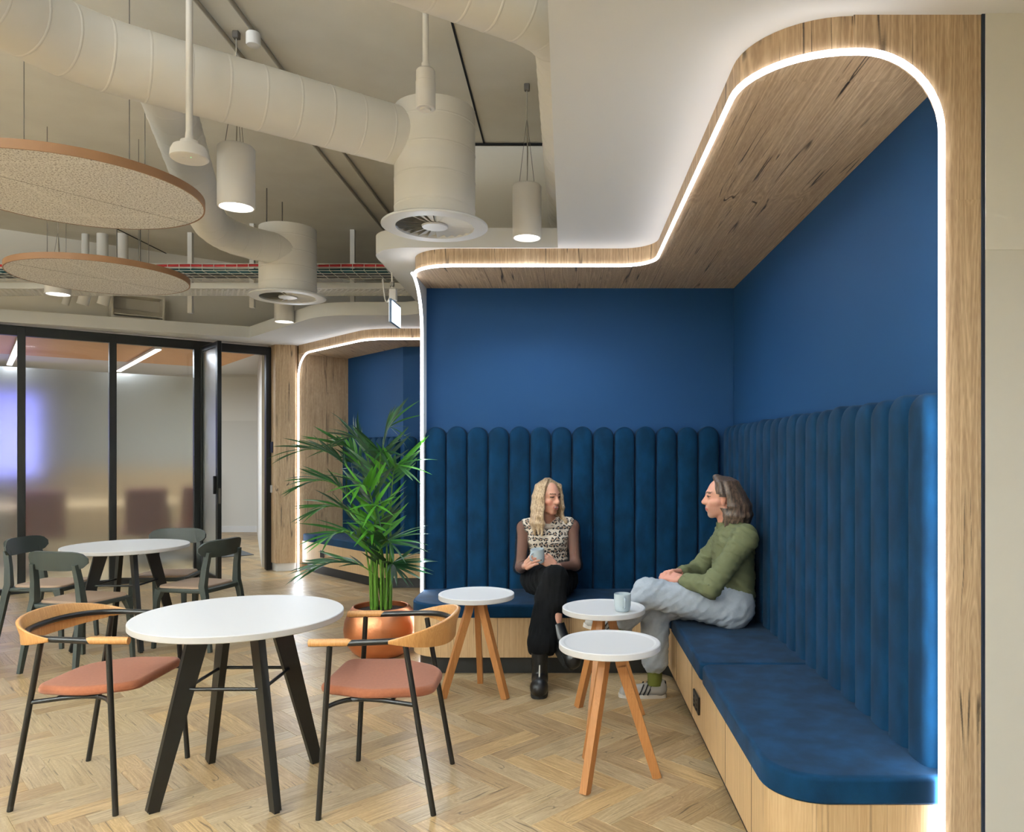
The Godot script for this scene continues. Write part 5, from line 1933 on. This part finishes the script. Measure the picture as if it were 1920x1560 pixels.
func build_woman() -> void:
	var who := thing("person", "person with long blonde hair in a leopard print vest holding a mug", "person", v(-0.12, 0.462, 5.2))
	var pelvis := v(-0.12, 0.578, 5.37)
	var waist := v(-0.125, 0.72, 5.375)
	var chest := v(-0.13, 0.865, 5.365)
	var neck := v(-0.133, 0.985, 5.35)
	var head := v(-0.128, 1.138, 5.295)
	var fw := v(0.70, -0.06, -0.71).normalized()
	var up := (Vector3(0.04, 1, 0) - fw * Vector3(0.04, 1, 0).dot(fw)).normalized()
	var sr := v(-0.302, 0.925, 5.37)
	var sl := v(0.042, 0.932, 5.37)
	var er := v(-0.318, 0.655, 5.285)
	var el := v(0.062, 0.672, 5.275)
	var wr := v(-0.276, 0.700, 5.03)
	var wl := v(-0.052, 0.694, 5.07)
	var hr := v(-0.215, 0.565, 5.33)
	var hl := v(-0.025, 0.565, 5.33)
	var kr := v(-0.070, 0.645, 4.900)
	var kl := v(-0.120, 0.520, 4.905)
	var ar := v(-0.062, 0.375, 4.78)
	var al := v(-0.163, 0.165, 4.655)
	var fl := Vector3(0, 0, 1)
	# skin
	var body := MB.new()
	var bf := Field.new(v(-0.42, 0.10, 5.56), v(0.18, 1.04, 4.55), 0.012, 85.0)
	bf.cap(pelvis, waist, 0.135, 0.115, fl, 0.72)
	bf.cap(waist, chest, 0.115, 0.132, fl, 0.7)
	bf.cap(sr, sl, 0.042, 0.042)
	bf.cap(chest, neck, 0.10, 0.05, fl, 0.7)
	bf.chain([sr, er, wr], [0.043, 0.034, 0.023])
	bf.chain([sl, el, wl], [0.043, 0.034, 0.023])
	bf.chain([hr, kr, ar], [0.085, 0.055, 0.034])
	bf.chain([hl, kl, al], [0.085, 0.055, 0.034])
	var skin := func(p: Vector3, _n: Vector3) -> Color:
		return lin(206, 152, 128)
	bf.add_to(body, skin)
	var hf := Field.new(head - Vector3(0.13, 0.17, 0.13), head + Vector3(0.13, 0.14, 0.13), 0.0042, 170.0)
	add_head(hf, head, fw, up, neck, 0.0)
	var rt := fw.cross(up).normalized()
	var face := func(p: Vector3, _n: Vector3) -> Color:
		var q := p - head
		var x := absf(q.dot(rt))
		var y := q.dot(up)
		var z := q.dot(fw)
		var c := lin(212, 156, 130)
		if z > 0.03:
			if Vector2((x - 0.033) / 0.015, (y - 0.014) / 0.0062).length() < 1.0:
				return lin(70, 48, 40)
			if absf(y - 0.036 + 0.10 * absf(x - 0.03)) < 0.0045 and x > 0.012 and x < 0.052:
				return lin(110, 74, 52)
			if z > 0.06:
				if absf(y + 0.058 - x * x * 9.0) < 0.0036 and x < 0.019:
					return lin(232, 222, 214)
				if absf(y + 0.060 - x * x * 9.0) < 0.0092 and x < 0.024:
					return lin(176, 92, 86)
		if Vector2((x - 0.045) / 0.02, (y + 0.028) / 0.02).length() < 1.0:
			return lin(214, 144, 120)
		return c
	hf.add_to(body, face)
	var hands := Field.new(v(-0.34, 0.65, 5.12), v(0.0, 0.86, 4.85), 0.0033, 420.0)
	var tr := add_hand(hands, v(-0.268, 0.706, 5.00), v(0.48, 0.46, -0.62), v(0.75, -0.05, 0.65), v(-0.3, 0.85, 0.2), [0.62, 0.42, 0.32], 0.92)
	hands.cap(wr, v(-0.268, 0.706, 5.00), 0.022, 0.018)
	var tl := add_hand(hands, v(-0.078, 0.704, 5.02), v(-0.62, 0.42, -0.20), v(-0.45, -0.1, 0.8), v(0.1, 0.75, -0.6), [0.55, 0.6, 0.4], 0.92)
	hands.cap(wl, v(-0.078, 0.704, 5.02), 0.022, 0.018)
	hands.add_to(body, skin)
	worn("body", body, mats.skin, who)
	for t in tr.slice(0, 4) + [tl[4]]:
		var nm := MB.new()
		nm.lathe([Vector2(0.0001, 0.0040), Vector2(0.0038, 0.0030), Vector2(0.0050, 0.0), Vector2(0.0038, -0.003), Vector2(0.0001, -0.004)], t[0] + Vector3(0.001, 0.002, 0.0045), 10)
		worn("fingernail", nm, mats.nail, who)
	# vest
	var vest := MB.new()
	var vf := Field.new(v(-0.37, 0.60, 5.56), v(0.11, 1.02, 5.18), 0.009, 95.0)
	vf.wrinkle(3, 14.0, 0.006)
	vf.cap(pelvis + Vector3.UP * 0.04, waist, 0.152, 0.134, fl, 0.76)
	vf.cap(waist, chest, 0.134, 0.152, fl, 0.76)
	vf.cap(chest + Vector3(-0.06, -0.02, 0.045), chest + Vector3(-0.055, -0.025, 0.05), 0.075, 0.075)
	vf.cap(chest + Vector3(0.06, -0.02, 0.045), chest + Vector3(0.055, -0.025, 0.05), 0.075, 0.075)
	vf.cap(sr + Vector3(0.030, 0.010, 0), sl + Vector3(-0.030, 0.010, 0), 0.058, 0.058)
	vf.cap(chest, neck - Vector3.UP * 0.03, 0.135, 0.075, fl, 0.8)
	vf.add_to(vest, null, func(p: Vector3) -> bool: return p.y > 0.655 and Vector2((p.x - neck.x) / 0.070, (p.z - neck.z) / 0.075).length() + clampf((0.960 - p.y) * 30.0, 0.0, 2.0) > 1.0)
	var vo := worn("knitted_vest", vest, mats.leopard, who)
	var nk := []
	for i in 28:
		var a := TAU * i / 28.0
		nk.append(neck + Vector3(cos(a) * 0.080, -0.026 - 0.026 * sin(a), sin(a) * 0.086))
	var nm2 := MB.new()
	nm2.tube(nk, 0.0115, 8, true)
	part("neck_band", nm2, mats.knit_trim, vo)
	# sheer sleeves
	var sleeve := MB.new()
	var sf := Field.new(v(-0.40, 0.60, 5.46), v(0.15, 0.99, 5.0), 0.010, 95.0)
	sf.wrinkle(4, 22.0, 0.004)
	sf.chain([sr, er, wr.lerp(er, 0.12)], [0.056, 0.047, 0.036])
	sf.chain([sl, el, wl.lerp(el, 0.12)], [0.056, 0.047, 0.036])
	sf.add_to(sleeve)
	worn("sheer_sleeves", sleeve, mats.sheer, who)
	# trousers: the right leg crosses over the left
	var tm := MB.new()
	var tf := Field.new(v(-0.36, 0.20, 5.56), v(0.16, 0.78, 4.60), 0.010, 80.0)
	tf.wrinkle(5, 20.0, 0.008, Vector3(1.6, 0.25, 0.6))
	tf.cap(v(-0.20, 0.58, 5.37), v(-0.04, 0.58, 5.37), 0.115, 0.115)
	tf.cap(pelvis, waist, 0.13, 0.12, fl, 0.78)
	tf.chain([hr, kr], [0.108, 0.076])
	tf.chain([kr, ar.lerp(kr, 0.42)], [0.076, 0.070])
	tf.chain([hl, kl], [0.108, 0.080])
	tf.chain([kl, al.lerp(kl, 0.27)], [0.082, 0.090])
	tf.cap(kl.lerp(al, 0.3), al.lerp(kl, 0.27) + Vector3(0.0, 0, 0.02), 0.07, 0.082)
	tf.add_to(tm)
	worn("wide_trousers", tm, mats.black_cloth, who)
	# boots
	boot(who, al, v(-0.163, 0.0, 4.70), v(-0.163, 0.0, 4.47), Vector3.UP)
	var hang := (v(0.045, 0.165, 4.62) - v(-0.045, 0.30, 4.80))
	boot(who, ar, v(-0.080, 0.275, 4.80), v(0.030, 0.120, 4.66), v(0.10, 0.20, -0.11).normalized(), -0.01)
	# hair
	var hm := MB.new()
	var rf := Field.new(head - Vector3(0.20, 0.27, 0.17), head + Vector3(0.20, 0.16, 0.17), 0.0050, 250.0)
	rf.ell(head + up * 0.034 - fw * 0.024, Vector3(0.079, 0.094, 0.090), Basis(rt, up, fw))
	var hrng := RandomNumberGenerator.new()
	hrng.seed = 12
	for i in 60:
		var az := deg_to_rad(66.0 + 228.0 * i / 59.0)
		var dh := fw * cos(az) + rt * sin(az)
		dh.y = 0
		dh = dh.normalized()
		var side := absf(sin(az))
		var long := 0.225 + hrng.randf_range(-0.035, 0.035)
		var wv := hrng.randf_range(-0.013, 0.013)
		var out := hrng.randf_range(-0.005, 0.007)
		var tn := dh.cross(Vector3.UP)
		var p0 := head + up * 0.122 + rt * 0.012 + dh * 0.016
		var p1 := head + up * 0.084 + dh * (0.078 + out)
		var p2 := head + up * 0.012 + dh * (0.095 + out)
		var p3 := head - Vector3.UP * 0.070 + dh * (0.100 + out * 1.5) + tn * wv
		var p4 := head - Vector3.UP * 0.120 + dh * (0.108 - out) - tn * wv
		var p45 := head - Vector3.UP * 0.170 + dh * (0.112 + out * 2.0) + tn * wv * 1.4 + fw * 0.006
		var p5 := head - Vector3.UP * long + dh * (0.104 - out) - tn * wv
		rf.chain([p0, p1, p2, p3, p4, p45, p5], [0.008, 0.0095, 0.010, 0.011, 0.0115, 0.011, 0.007])
	var hn := FastNoiseLite.new()
	hn.seed = 8
	hn.frequency = 1.0
	var dye := func(p: Vector3, _n: Vector3) -> Color:
		var q := p - head
		var a := atan2(q.dot(rt), q.dot(fw))
		var t := clampf(0.5 + 1.3 * hn.get_noise_2d(a * 30.0 + p.y * 8.0, p.y * 4.0), 0.0, 1.0)
		var root := clampf((q.y - 0.095) * 22.0, 0.0, 0.8) * (0.4 + 0.6 * t)
		return lin(214, 188, 150).lerp(lin(132, 102, 74), t).lerp(lin(96, 74, 56), root)
	rf.add_to(hm, dye, func(p: Vector3) -> bool:
		var q := p - head
		return not (q.dot(fw) > 0.040 and absf(q.dot(rt)) < 0.066 and q.dot(up) < 0.082 - absf(q.dot(rt)) * 0.5 and q.dot(up) > -0.14))
	worn("hair", hm, mats.hair, who)
	# the mug in her hands
	mug("mug", "pale grey mug held in both hands of the woman", v(-0.186, 0.728, 4.990), PI + 0.9, Basis(Vector3(0, 0, 1), -0.12))

func boot(who: Node3D, ankle: Vector3, heel: Vector3, toe: Vector3, up: Vector3, shaft := 0.062) -> void:
	var fw := (toe - heel).normalized()
	up = (up - fw * up.dot(fw)).normalized()
	var sd := fw.cross(up).normalized()
	var lo := Vector3(minf(minf(heel.x, toe.x), ankle.x), minf(minf(heel.y, toe.y), ankle.y), minf(minf(heel.z, toe.z), ankle.z)) - Vector3(0.11, 0.03, 0.11)
	var hi := Vector3(maxf(maxf(heel.x, toe.x), ankle.x), maxf(maxf(heel.y, toe.y), ankle.y), maxf(maxf(heel.z, toe.z), ankle.z)) + Vector3(0.11, 0.12, 0.11)
	var f := Field.new(lo, hi, 0.007, 130.0)
	var h := heel + up * 0.062
	f.cap(h + fw * 0.02, toe + up * 0.060 - fw * 0.04, 0.044, 0.048)
	f.cap(toe + up * 0.054 - fw * 0.035, toe + up * 0.050 - fw * 0.028, 0.051, 0.050)
	f.cap(h + fw * 0.045, ankle + (ankle - h - fw * 0.045).normalized() * 0.055, 0.048, 0.051)
	var mb := MB.new()
	f.add_to(mb, null, func(p: Vector3) -> bool: return (p - heel).dot(up) > 0.022 and (p - ankle).dot((ankle - h - fw * 0.045).normalized()) < shaft)
	var o := worn("boot", mb, mats.boot, who)
	var sole := PackedVector2Array()
	var l := (toe - heel).length()
	for i in 20:
		var a := TAU * i / 20.0
		sole.append(Vector2(l * 0.5 - 0.004 + (l * 0.5 + 0.014) * signf(cos(a)) * pow(absf(cos(a)), 0.7), (0.052 + 0.006 * cos(a)) * signf(sin(a)) * pow(absf(sin(a)), 0.75)))
	var sm := MB.new()
	sm.plate(sole, heel, fw, sd, up, 0.040)
	part("boot_sole", sm, mats.boot_sole, o)
	var ft := (ankle - h - fw * 0.045).normalized()
	var zm := MB.new()
	var zb := toe + up * 0.095 - fw * 0.070
	zm.bar([zb, (h + fw * 0.045 + ft * 0.10) + fw * 0.047], 0.007, 0.004, fw)
	part("zip", zm, mats.zip, o)

func shoe(who: Node3D, ankle: Vector3, heel: Vector3, toe: Vector3, up: Vector3) -> void:
	var fw := (toe - heel).normalized()
	up = (up - fw * up.dot(fw)).normalized()
	var sd := fw.cross(up).normalized()
	var lo := Vector3(minf(heel.x, toe.x), minf(heel.y, toe.y), minf(heel.z, toe.z)) - Vector3(0.10, 0.08, 0.10)
	var hi := Vector3(maxf(heel.x, toe.x), maxf(heel.y, toe.y), maxf(heel.z, toe.z)) + Vector3(0.10, 0.14, 0.10)
	var l := (toe - heel).length()
	var f := Field.new(lo, hi, 0.007, 130.0)
	f.cap(heel + up * 0.048 + fw * 0.035, heel + up * 0.052 + fw * 0.05, 0.037, 0.038)
	f.cap(heel + up * 0.052 + fw * 0.05, toe + up * 0.034 - fw * 0.05, 0.040, 0.034)
	f.cap(toe + up * 0.034 - fw * 0.05, toe + up * 0.028 - fw * 0.035, 0.036, 0.034)
	f.cap(heel + up * 0.05 + fw * 0.03, heel + up * 0.075 + fw * 0.03, 0.034, 0.033)
	var mb := MB.new()
	f.add_to(mb, null, func(p: Vector3) -> bool: return (p - heel).dot(up) > 0.012)
	var o := worn("trainer", mb, mats.shoe, who)
	var sole := PackedVector2Array()
	for i in 20:
		var a := TAU * i / 20.0
		sole.append(Vector2(l * 0.5 + (l * 0.5 + 0.006) * signf(cos(a)) * pow(absf(cos(a)), 0.7), (0.040 + 0.005 * cos(a)) * signf(sin(a)) * pow(absf(sin(a)), 0.75)))
	var sm := MB.new()
	sm.plate(sole, heel, fw, sd, up, 0.022)
	part("shoe_sole", sm, mats.shoe_sole, o)
	for k in 3:
		var b := heel + fw * (l * 0.40 + 0.024 * k) + up * 0.022
		for s in [-1.0, 1.0]:
			var m := MB.new()
			m.bar([b + sd * 0.0385 * s, b + sd * 0.0395 * s + up * 0.024 - fw * 0.012, b + sd * 0.026 * s + up * 0.060 - fw * 0.028], 0.008, 0.006, sd)
			part("side_stripe", m, mats.stripe, o)
	var cm := MB.new()
	cm.box(heel + up * 0.082 + fw * 0.004, Vector3(0.012, 0.03, 0.035), Basis(fw, up, sd), 0.004)
	part("heel_tab", cm, mats.stripe, o)

func build_man() -> void:
	var who := thing("person", "person with long brown hair in an olive shirt and grey jeans", "person", v(0.9, 0.462, 4.42))
	var pelvis := v(0.955, 0.578, 4.42)
	var waist := v(0.975, 0.72, 4.42)
	var chest := v(0.970, 0.905, 4.42)
	var neck := v(0.950, 1.040, 4.42)
	var head := v(0.903, 1.188, 4.42)
	var fw := v(-1.0, -0.02, 0.10).normalized()
	var up := (Vector3.UP - fw * fw.y).normalized()
	var sn := v(0.998, 0.975, 4.235)
	var sf := v(0.998, 0.975, 4.605)
	var en := v(0.800, 0.712, 4.185)
	var ef := v(0.800, 0.720, 4.655)
	var wn := v(0.672, 0.722, 4.345)
	var wf := v(0.680, 0.740, 4.500)
	var hn := v(0.945, 0.562, 4.325)
	var hf := v(0.945, 0.562, 4.515)
	var kn := v(0.465, 0.648, 4.36)
	var kf := v(0.530, 0.548, 4.515)
	var an := v(0.325, 0.420, 4.50)
	var af := v(0.525, 0.110, 4.500)
	var fl := Vector3(1, 0, 0)
	var body := MB.new()
	var bf := Field.new(v(0.20, 0.05, 4.76), v(1.16, 1.10, 4.08), 0.0125, 85.0)
	bf.cap(pelvis, waist, 0.145, 0.138, fl, 0.68)
	bf.cap(waist, chest, 0.138, 0.155, fl, 0.66)
	bf.cap(sn, sf, 0.052, 0.052)
	bf.cap(chest, neck, 0.11, 0.06, fl, 0.75)
	bf.chain([sn, en, wn], [0.052, 0.041, 0.028])
	bf.chain([sf, ef, wf], [0.052, 0.041, 0.028])
	bf.chain([hn, kn, an], [0.092, 0.060, 0.038])
	bf.chain([hf, kf, af], [0.092, 0.060, 0.038])
	var skin := func(p: Vector3, _n: Vector3) -> Color:
		return lin(208, 150, 130)
	bf.add_to(body, skin)
	var hfield := Field.new(head - Vector3(0.14, 0.17, 0.12), head + Vector3(0.13, 0.14, 0.12), 0.0042, 170.0)
	add_head(hfield, head, fw, up, neck, 1.0)
	var rt := fw.cross(up).normalized()
	var face := func(p: Vector3, _n: Vector3) -> Color:
		var q := p - head
		var x := absf(q.dot(rt))
		var y := q.dot(up)
		var z := q.dot(fw)
		if z > 0.03:
			if Vector2((x - 0.033) / 0.015, (y - 0.014) / 0.0062).length() < 1.0:
				return lin(64, 48, 42)
			if absf(y - 0.037 + 0.10 * absf(x - 0.03)) < 0.005 and x > 0.012 and x < 0.054:
				return lin(104, 80, 64)
			if z > 0.06 and absf(y + 0.061) < 0.007 and x < 0.024:
				return lin(176, 102, 92)
		var jaw := clampf((-0.030 - y) / 0.03, 0.0, 1.0) * clampf((y + 0.135) / 0.02, 0.0, 1.0) * clampf((z + 0.02) / 0.03, 0.0, 1.0)
		var grey := maxf(clampf(1.0 - Vector2(x / 0.034, (y + 0.047) / 0.010).length(), 0.0, 1.0) * 1.6, clampf((-0.072 - y) / 0.02, 0.0, 1.0) * clampf((0.04 - x) / 0.02, 0.0, 1.0)) * (1.0 if z > 0.04 else 0.0)
		var fleck := 0.75 + 0.25 * sin(p.x * 900.0 + p.y * 700.0) * sin(p.y * 800.0)
		return lin(216, 158, 136).lerp(lin(170, 124, 106), 0.7 * jaw * fleck).lerp(lin(176, 160, 146), clampf(grey, 0.0, 1.0) * 0.75 * fleck)
	hfield.add_to(body, face)
	var hands := Field.new(v(0.54, 0.67, 4.56), v(0.72, 0.83, 4.28), 0.0036, 420.0)
	hands.cap(wn, wn + v(-0.02, 0.005, 0.01) - v(0, 0, 0), 0.027, 0.024)
	add_hand(hands, wn + Vector3(-0.018, 0.006, -0.012), v(-0.72, 0.10, 0.62), v(0.35, -0.85, 0.2), v(-0.5, 0.5, -0.5), [0.35, 0.6, 0.5], 1.02)
	hands.cap(wf, wf + Vector3(-0.018, 0.0, 0.01), 0.027, 0.024)
	add_hand(hands, wf + Vector3(-0.016, 0.010, 0.012), v(-0.80, 0.05, -0.50), v(0.2, -0.9, -0.2), v(-0.4, 0.5, 0.6), [0.35, 0.65, 0.5], 1.02)
	hands.add_to(body, skin)
	worn("body", body, mats.skin, who)
	# shirt
	var sm := MB.new()
	var shf := Field.new(v(0.62, 0.46, 4.78), v(1.16, 1.10, 4.06), 0.0095, 85.0)
	shf.wrinkle(31, 20.0, 0.011, Vector3(0.35, 1.5, 0.5), 0.5)
	shf.cap(pelvis + v(0.02, 0.03, 0), waist, 0.160, 0.158, fl, 0.74)
	shf.cap(waist, chest, 0.158, 0.172, fl, 0.70)
	shf.cap(sn, sf, 0.068, 0.068)
	shf.cap(chest, neck, 0.125, 0.066, fl, 0.8)
	shf.chain([sn, en, wn.lerp(en, 0.10)], [0.070, 0.058, 0.043])
	shf.chain([sf, ef, wf.lerp(ef, 0.10)], [0.070, 0.058, 0.043])
	shf.add_to(sm, null, func(p: Vector3) -> bool: return p.y > 0.505 - (p.x - 0.9) * 0.25 and p.y < 1.06)
	var so := worn("shirt", sm, mats.shirt, who)
	var col := []
	for i in 22:
		var a := TAU * i / 22.0
		col.append(neck + Vector3(cos(a) * 0.066 - 0.004, 0.004 + 0.016 * cos(a), sin(a) * 0.066))
	var cm := MB.new()
	cm.bar(col, 0.010, 0.036, Vector3.UP, false, true)
	part("collar", cm, mats.shirt, so)
	for s in [[en, wn], [ef, wf]]:
		var q := MB.new()
		var a: Vector3 = s[1].lerp(s[0], 0.22)
		var b: Vector3 = s[1].lerp(s[0], 0.06)
		q.tube([a, a.lerp(b, 0.1), b], [0.040, 0.0445, 0.042], 18, false, false)
		part("cuff", q, mats.shirt, so)
	# jeans
	var jm := MB.new()
	var jf := Field.new(v(0.20, 0.14, 4.74), v(1.14, 0.76, 4.12), 0.0100, 80.0)
	jf.wrinkle(33, 18.0, 0.009, Vector3(0.6, 1.2, 0.5), -0.8)
	jf.cap(v(0.955, 0.582, 4.34), v(0.955, 0.582, 4.50), 0.120, 0.120)
	jf.cap(pelvis, waist, 0.15, 0.14, fl, 0.74)
	jf.chain([hn, kn], [0.118, 0.080])
	jf.chain([kn, an.lerp(kn, 0.22)], [0.080, 0.068])
	jf.chain([hf, kf], [0.112, 0.086])
	jf.chain([kf, af.lerp(kf, 0.24)], [0.088, 0.078])
	jf.add_to(jm)
	worn("jeans", jm, mats.denim, who)
	for s in [[an, kn], [af, kf]]:
		var q := MB.new()
		var top: Vector3 = s[0].lerp(s[1], 0.34)
		var low: Vector3 = s[0] - (s[1] - s[0]).normalized() * 0.035
		q.tube([low, s[0], top], [0.044, 0.043, 0.048], 16)
		worn("sock", q, mats.sock, who)
	shoe(who, af, v(0.590, 0.0, 4.505), v(0.315, 0.0, 4.515), Vector3.UP)
	shoe(who, an, v(0.372, 0.352, 4.50), v(0.105, 0.408, 4.56), v(0.15, 1, 0).normalized())
	# hair to the shoulders
	var hm := MB.new()
	var rf := Field.new(head - Vector3(0.20, 0.22, 0.17), head + Vector3(0.24, 0.17, 0.17), 0.0050, 330.0)
	rf.ell(head + up * 0.034 - fw * 0.026, Vector3(0.080, 0.094, 0.096), Basis(rt, up, fw))
	var hrng := RandomNumberGenerator.new()
	hrng.seed = 14
	for i in 44:
		var az := deg_to_rad(72.0 + 216.0 * i / 43.0)
		var dh := fw * cos(az) + rt * sin(az)
		dh.y = 0
		dh = dh.normalized()
		var back := maxf(0.0, -cos(az))
		var long := 0.150 + hrng.randf_range(-0.025, 0.03)
		var wv := hrng.randf_range(-0.014, 0.014)
		var out := hrng.randf_range(-0.006, 0.008)
		var tn := dh.cross(Vector3.UP)
		var p0 := head + up * 0.124 + fw * 0.03 + dh * 0.012
		var p1 := head + up * 0.092 + dh * (0.074 + 0.012 * back + out)
		var p2 := head + up * 0.030 + dh * (0.088 + 0.022 * back + out) - fw * 0.012
		var p3 := head - Vector3.UP * 0.040 + dh * (0.084 + 0.044 * back + out) + tn * wv - fw * 0.030
		var p4 := head - Vector3.UP * 0.095 + dh * (0.086 + 0.048 * back - out) - tn * wv - fw * 0.038
		var p5 := head - Vector3.UP * long + dh * (0.076 + 0.040 * back + out) + tn * wv - fw * 0.036
		rf.chain([p0, p1, p2, p3, p4, p5], [0.009, 0.011, 0.0118, 0.0125, 0.0120, 0.004])
	var hno := FastNoiseLite.new()
	hno.seed = 18
	hno.frequency = 1.0
	var dye := func(p: Vector3, _n: Vector3) -> Color:
		var q := p - head
		var a := atan2(q.dot(rt), q.dot(fw))
		var t := clampf(0.55 + 1.3 * hno.get_noise_2d(a * 30.0 + p.y * 6.0, p.y * 4.0), 0.0, 1.0)
		return lin(112, 92, 78).lerp(lin(46, 38, 34), t)
	rf.add_to(hm, dye, func(p: Vector3) -> bool:
		var q := p - head
		return not (q.dot(fw) > 0.045 and q.dot(up) < 0.080) and not (q.dot(fw) > 0.018 and q.dot(up) < 0.03 and absf(q.dot(rt)) > 0.03) and not (q.dot(fw) > -0.024 and q.dot(up) < 0.014 and q.dot(up) > -0.05 and absf(q.dot(rt)) > 0.05))
	worn("hair", hm, mats.hair, who)
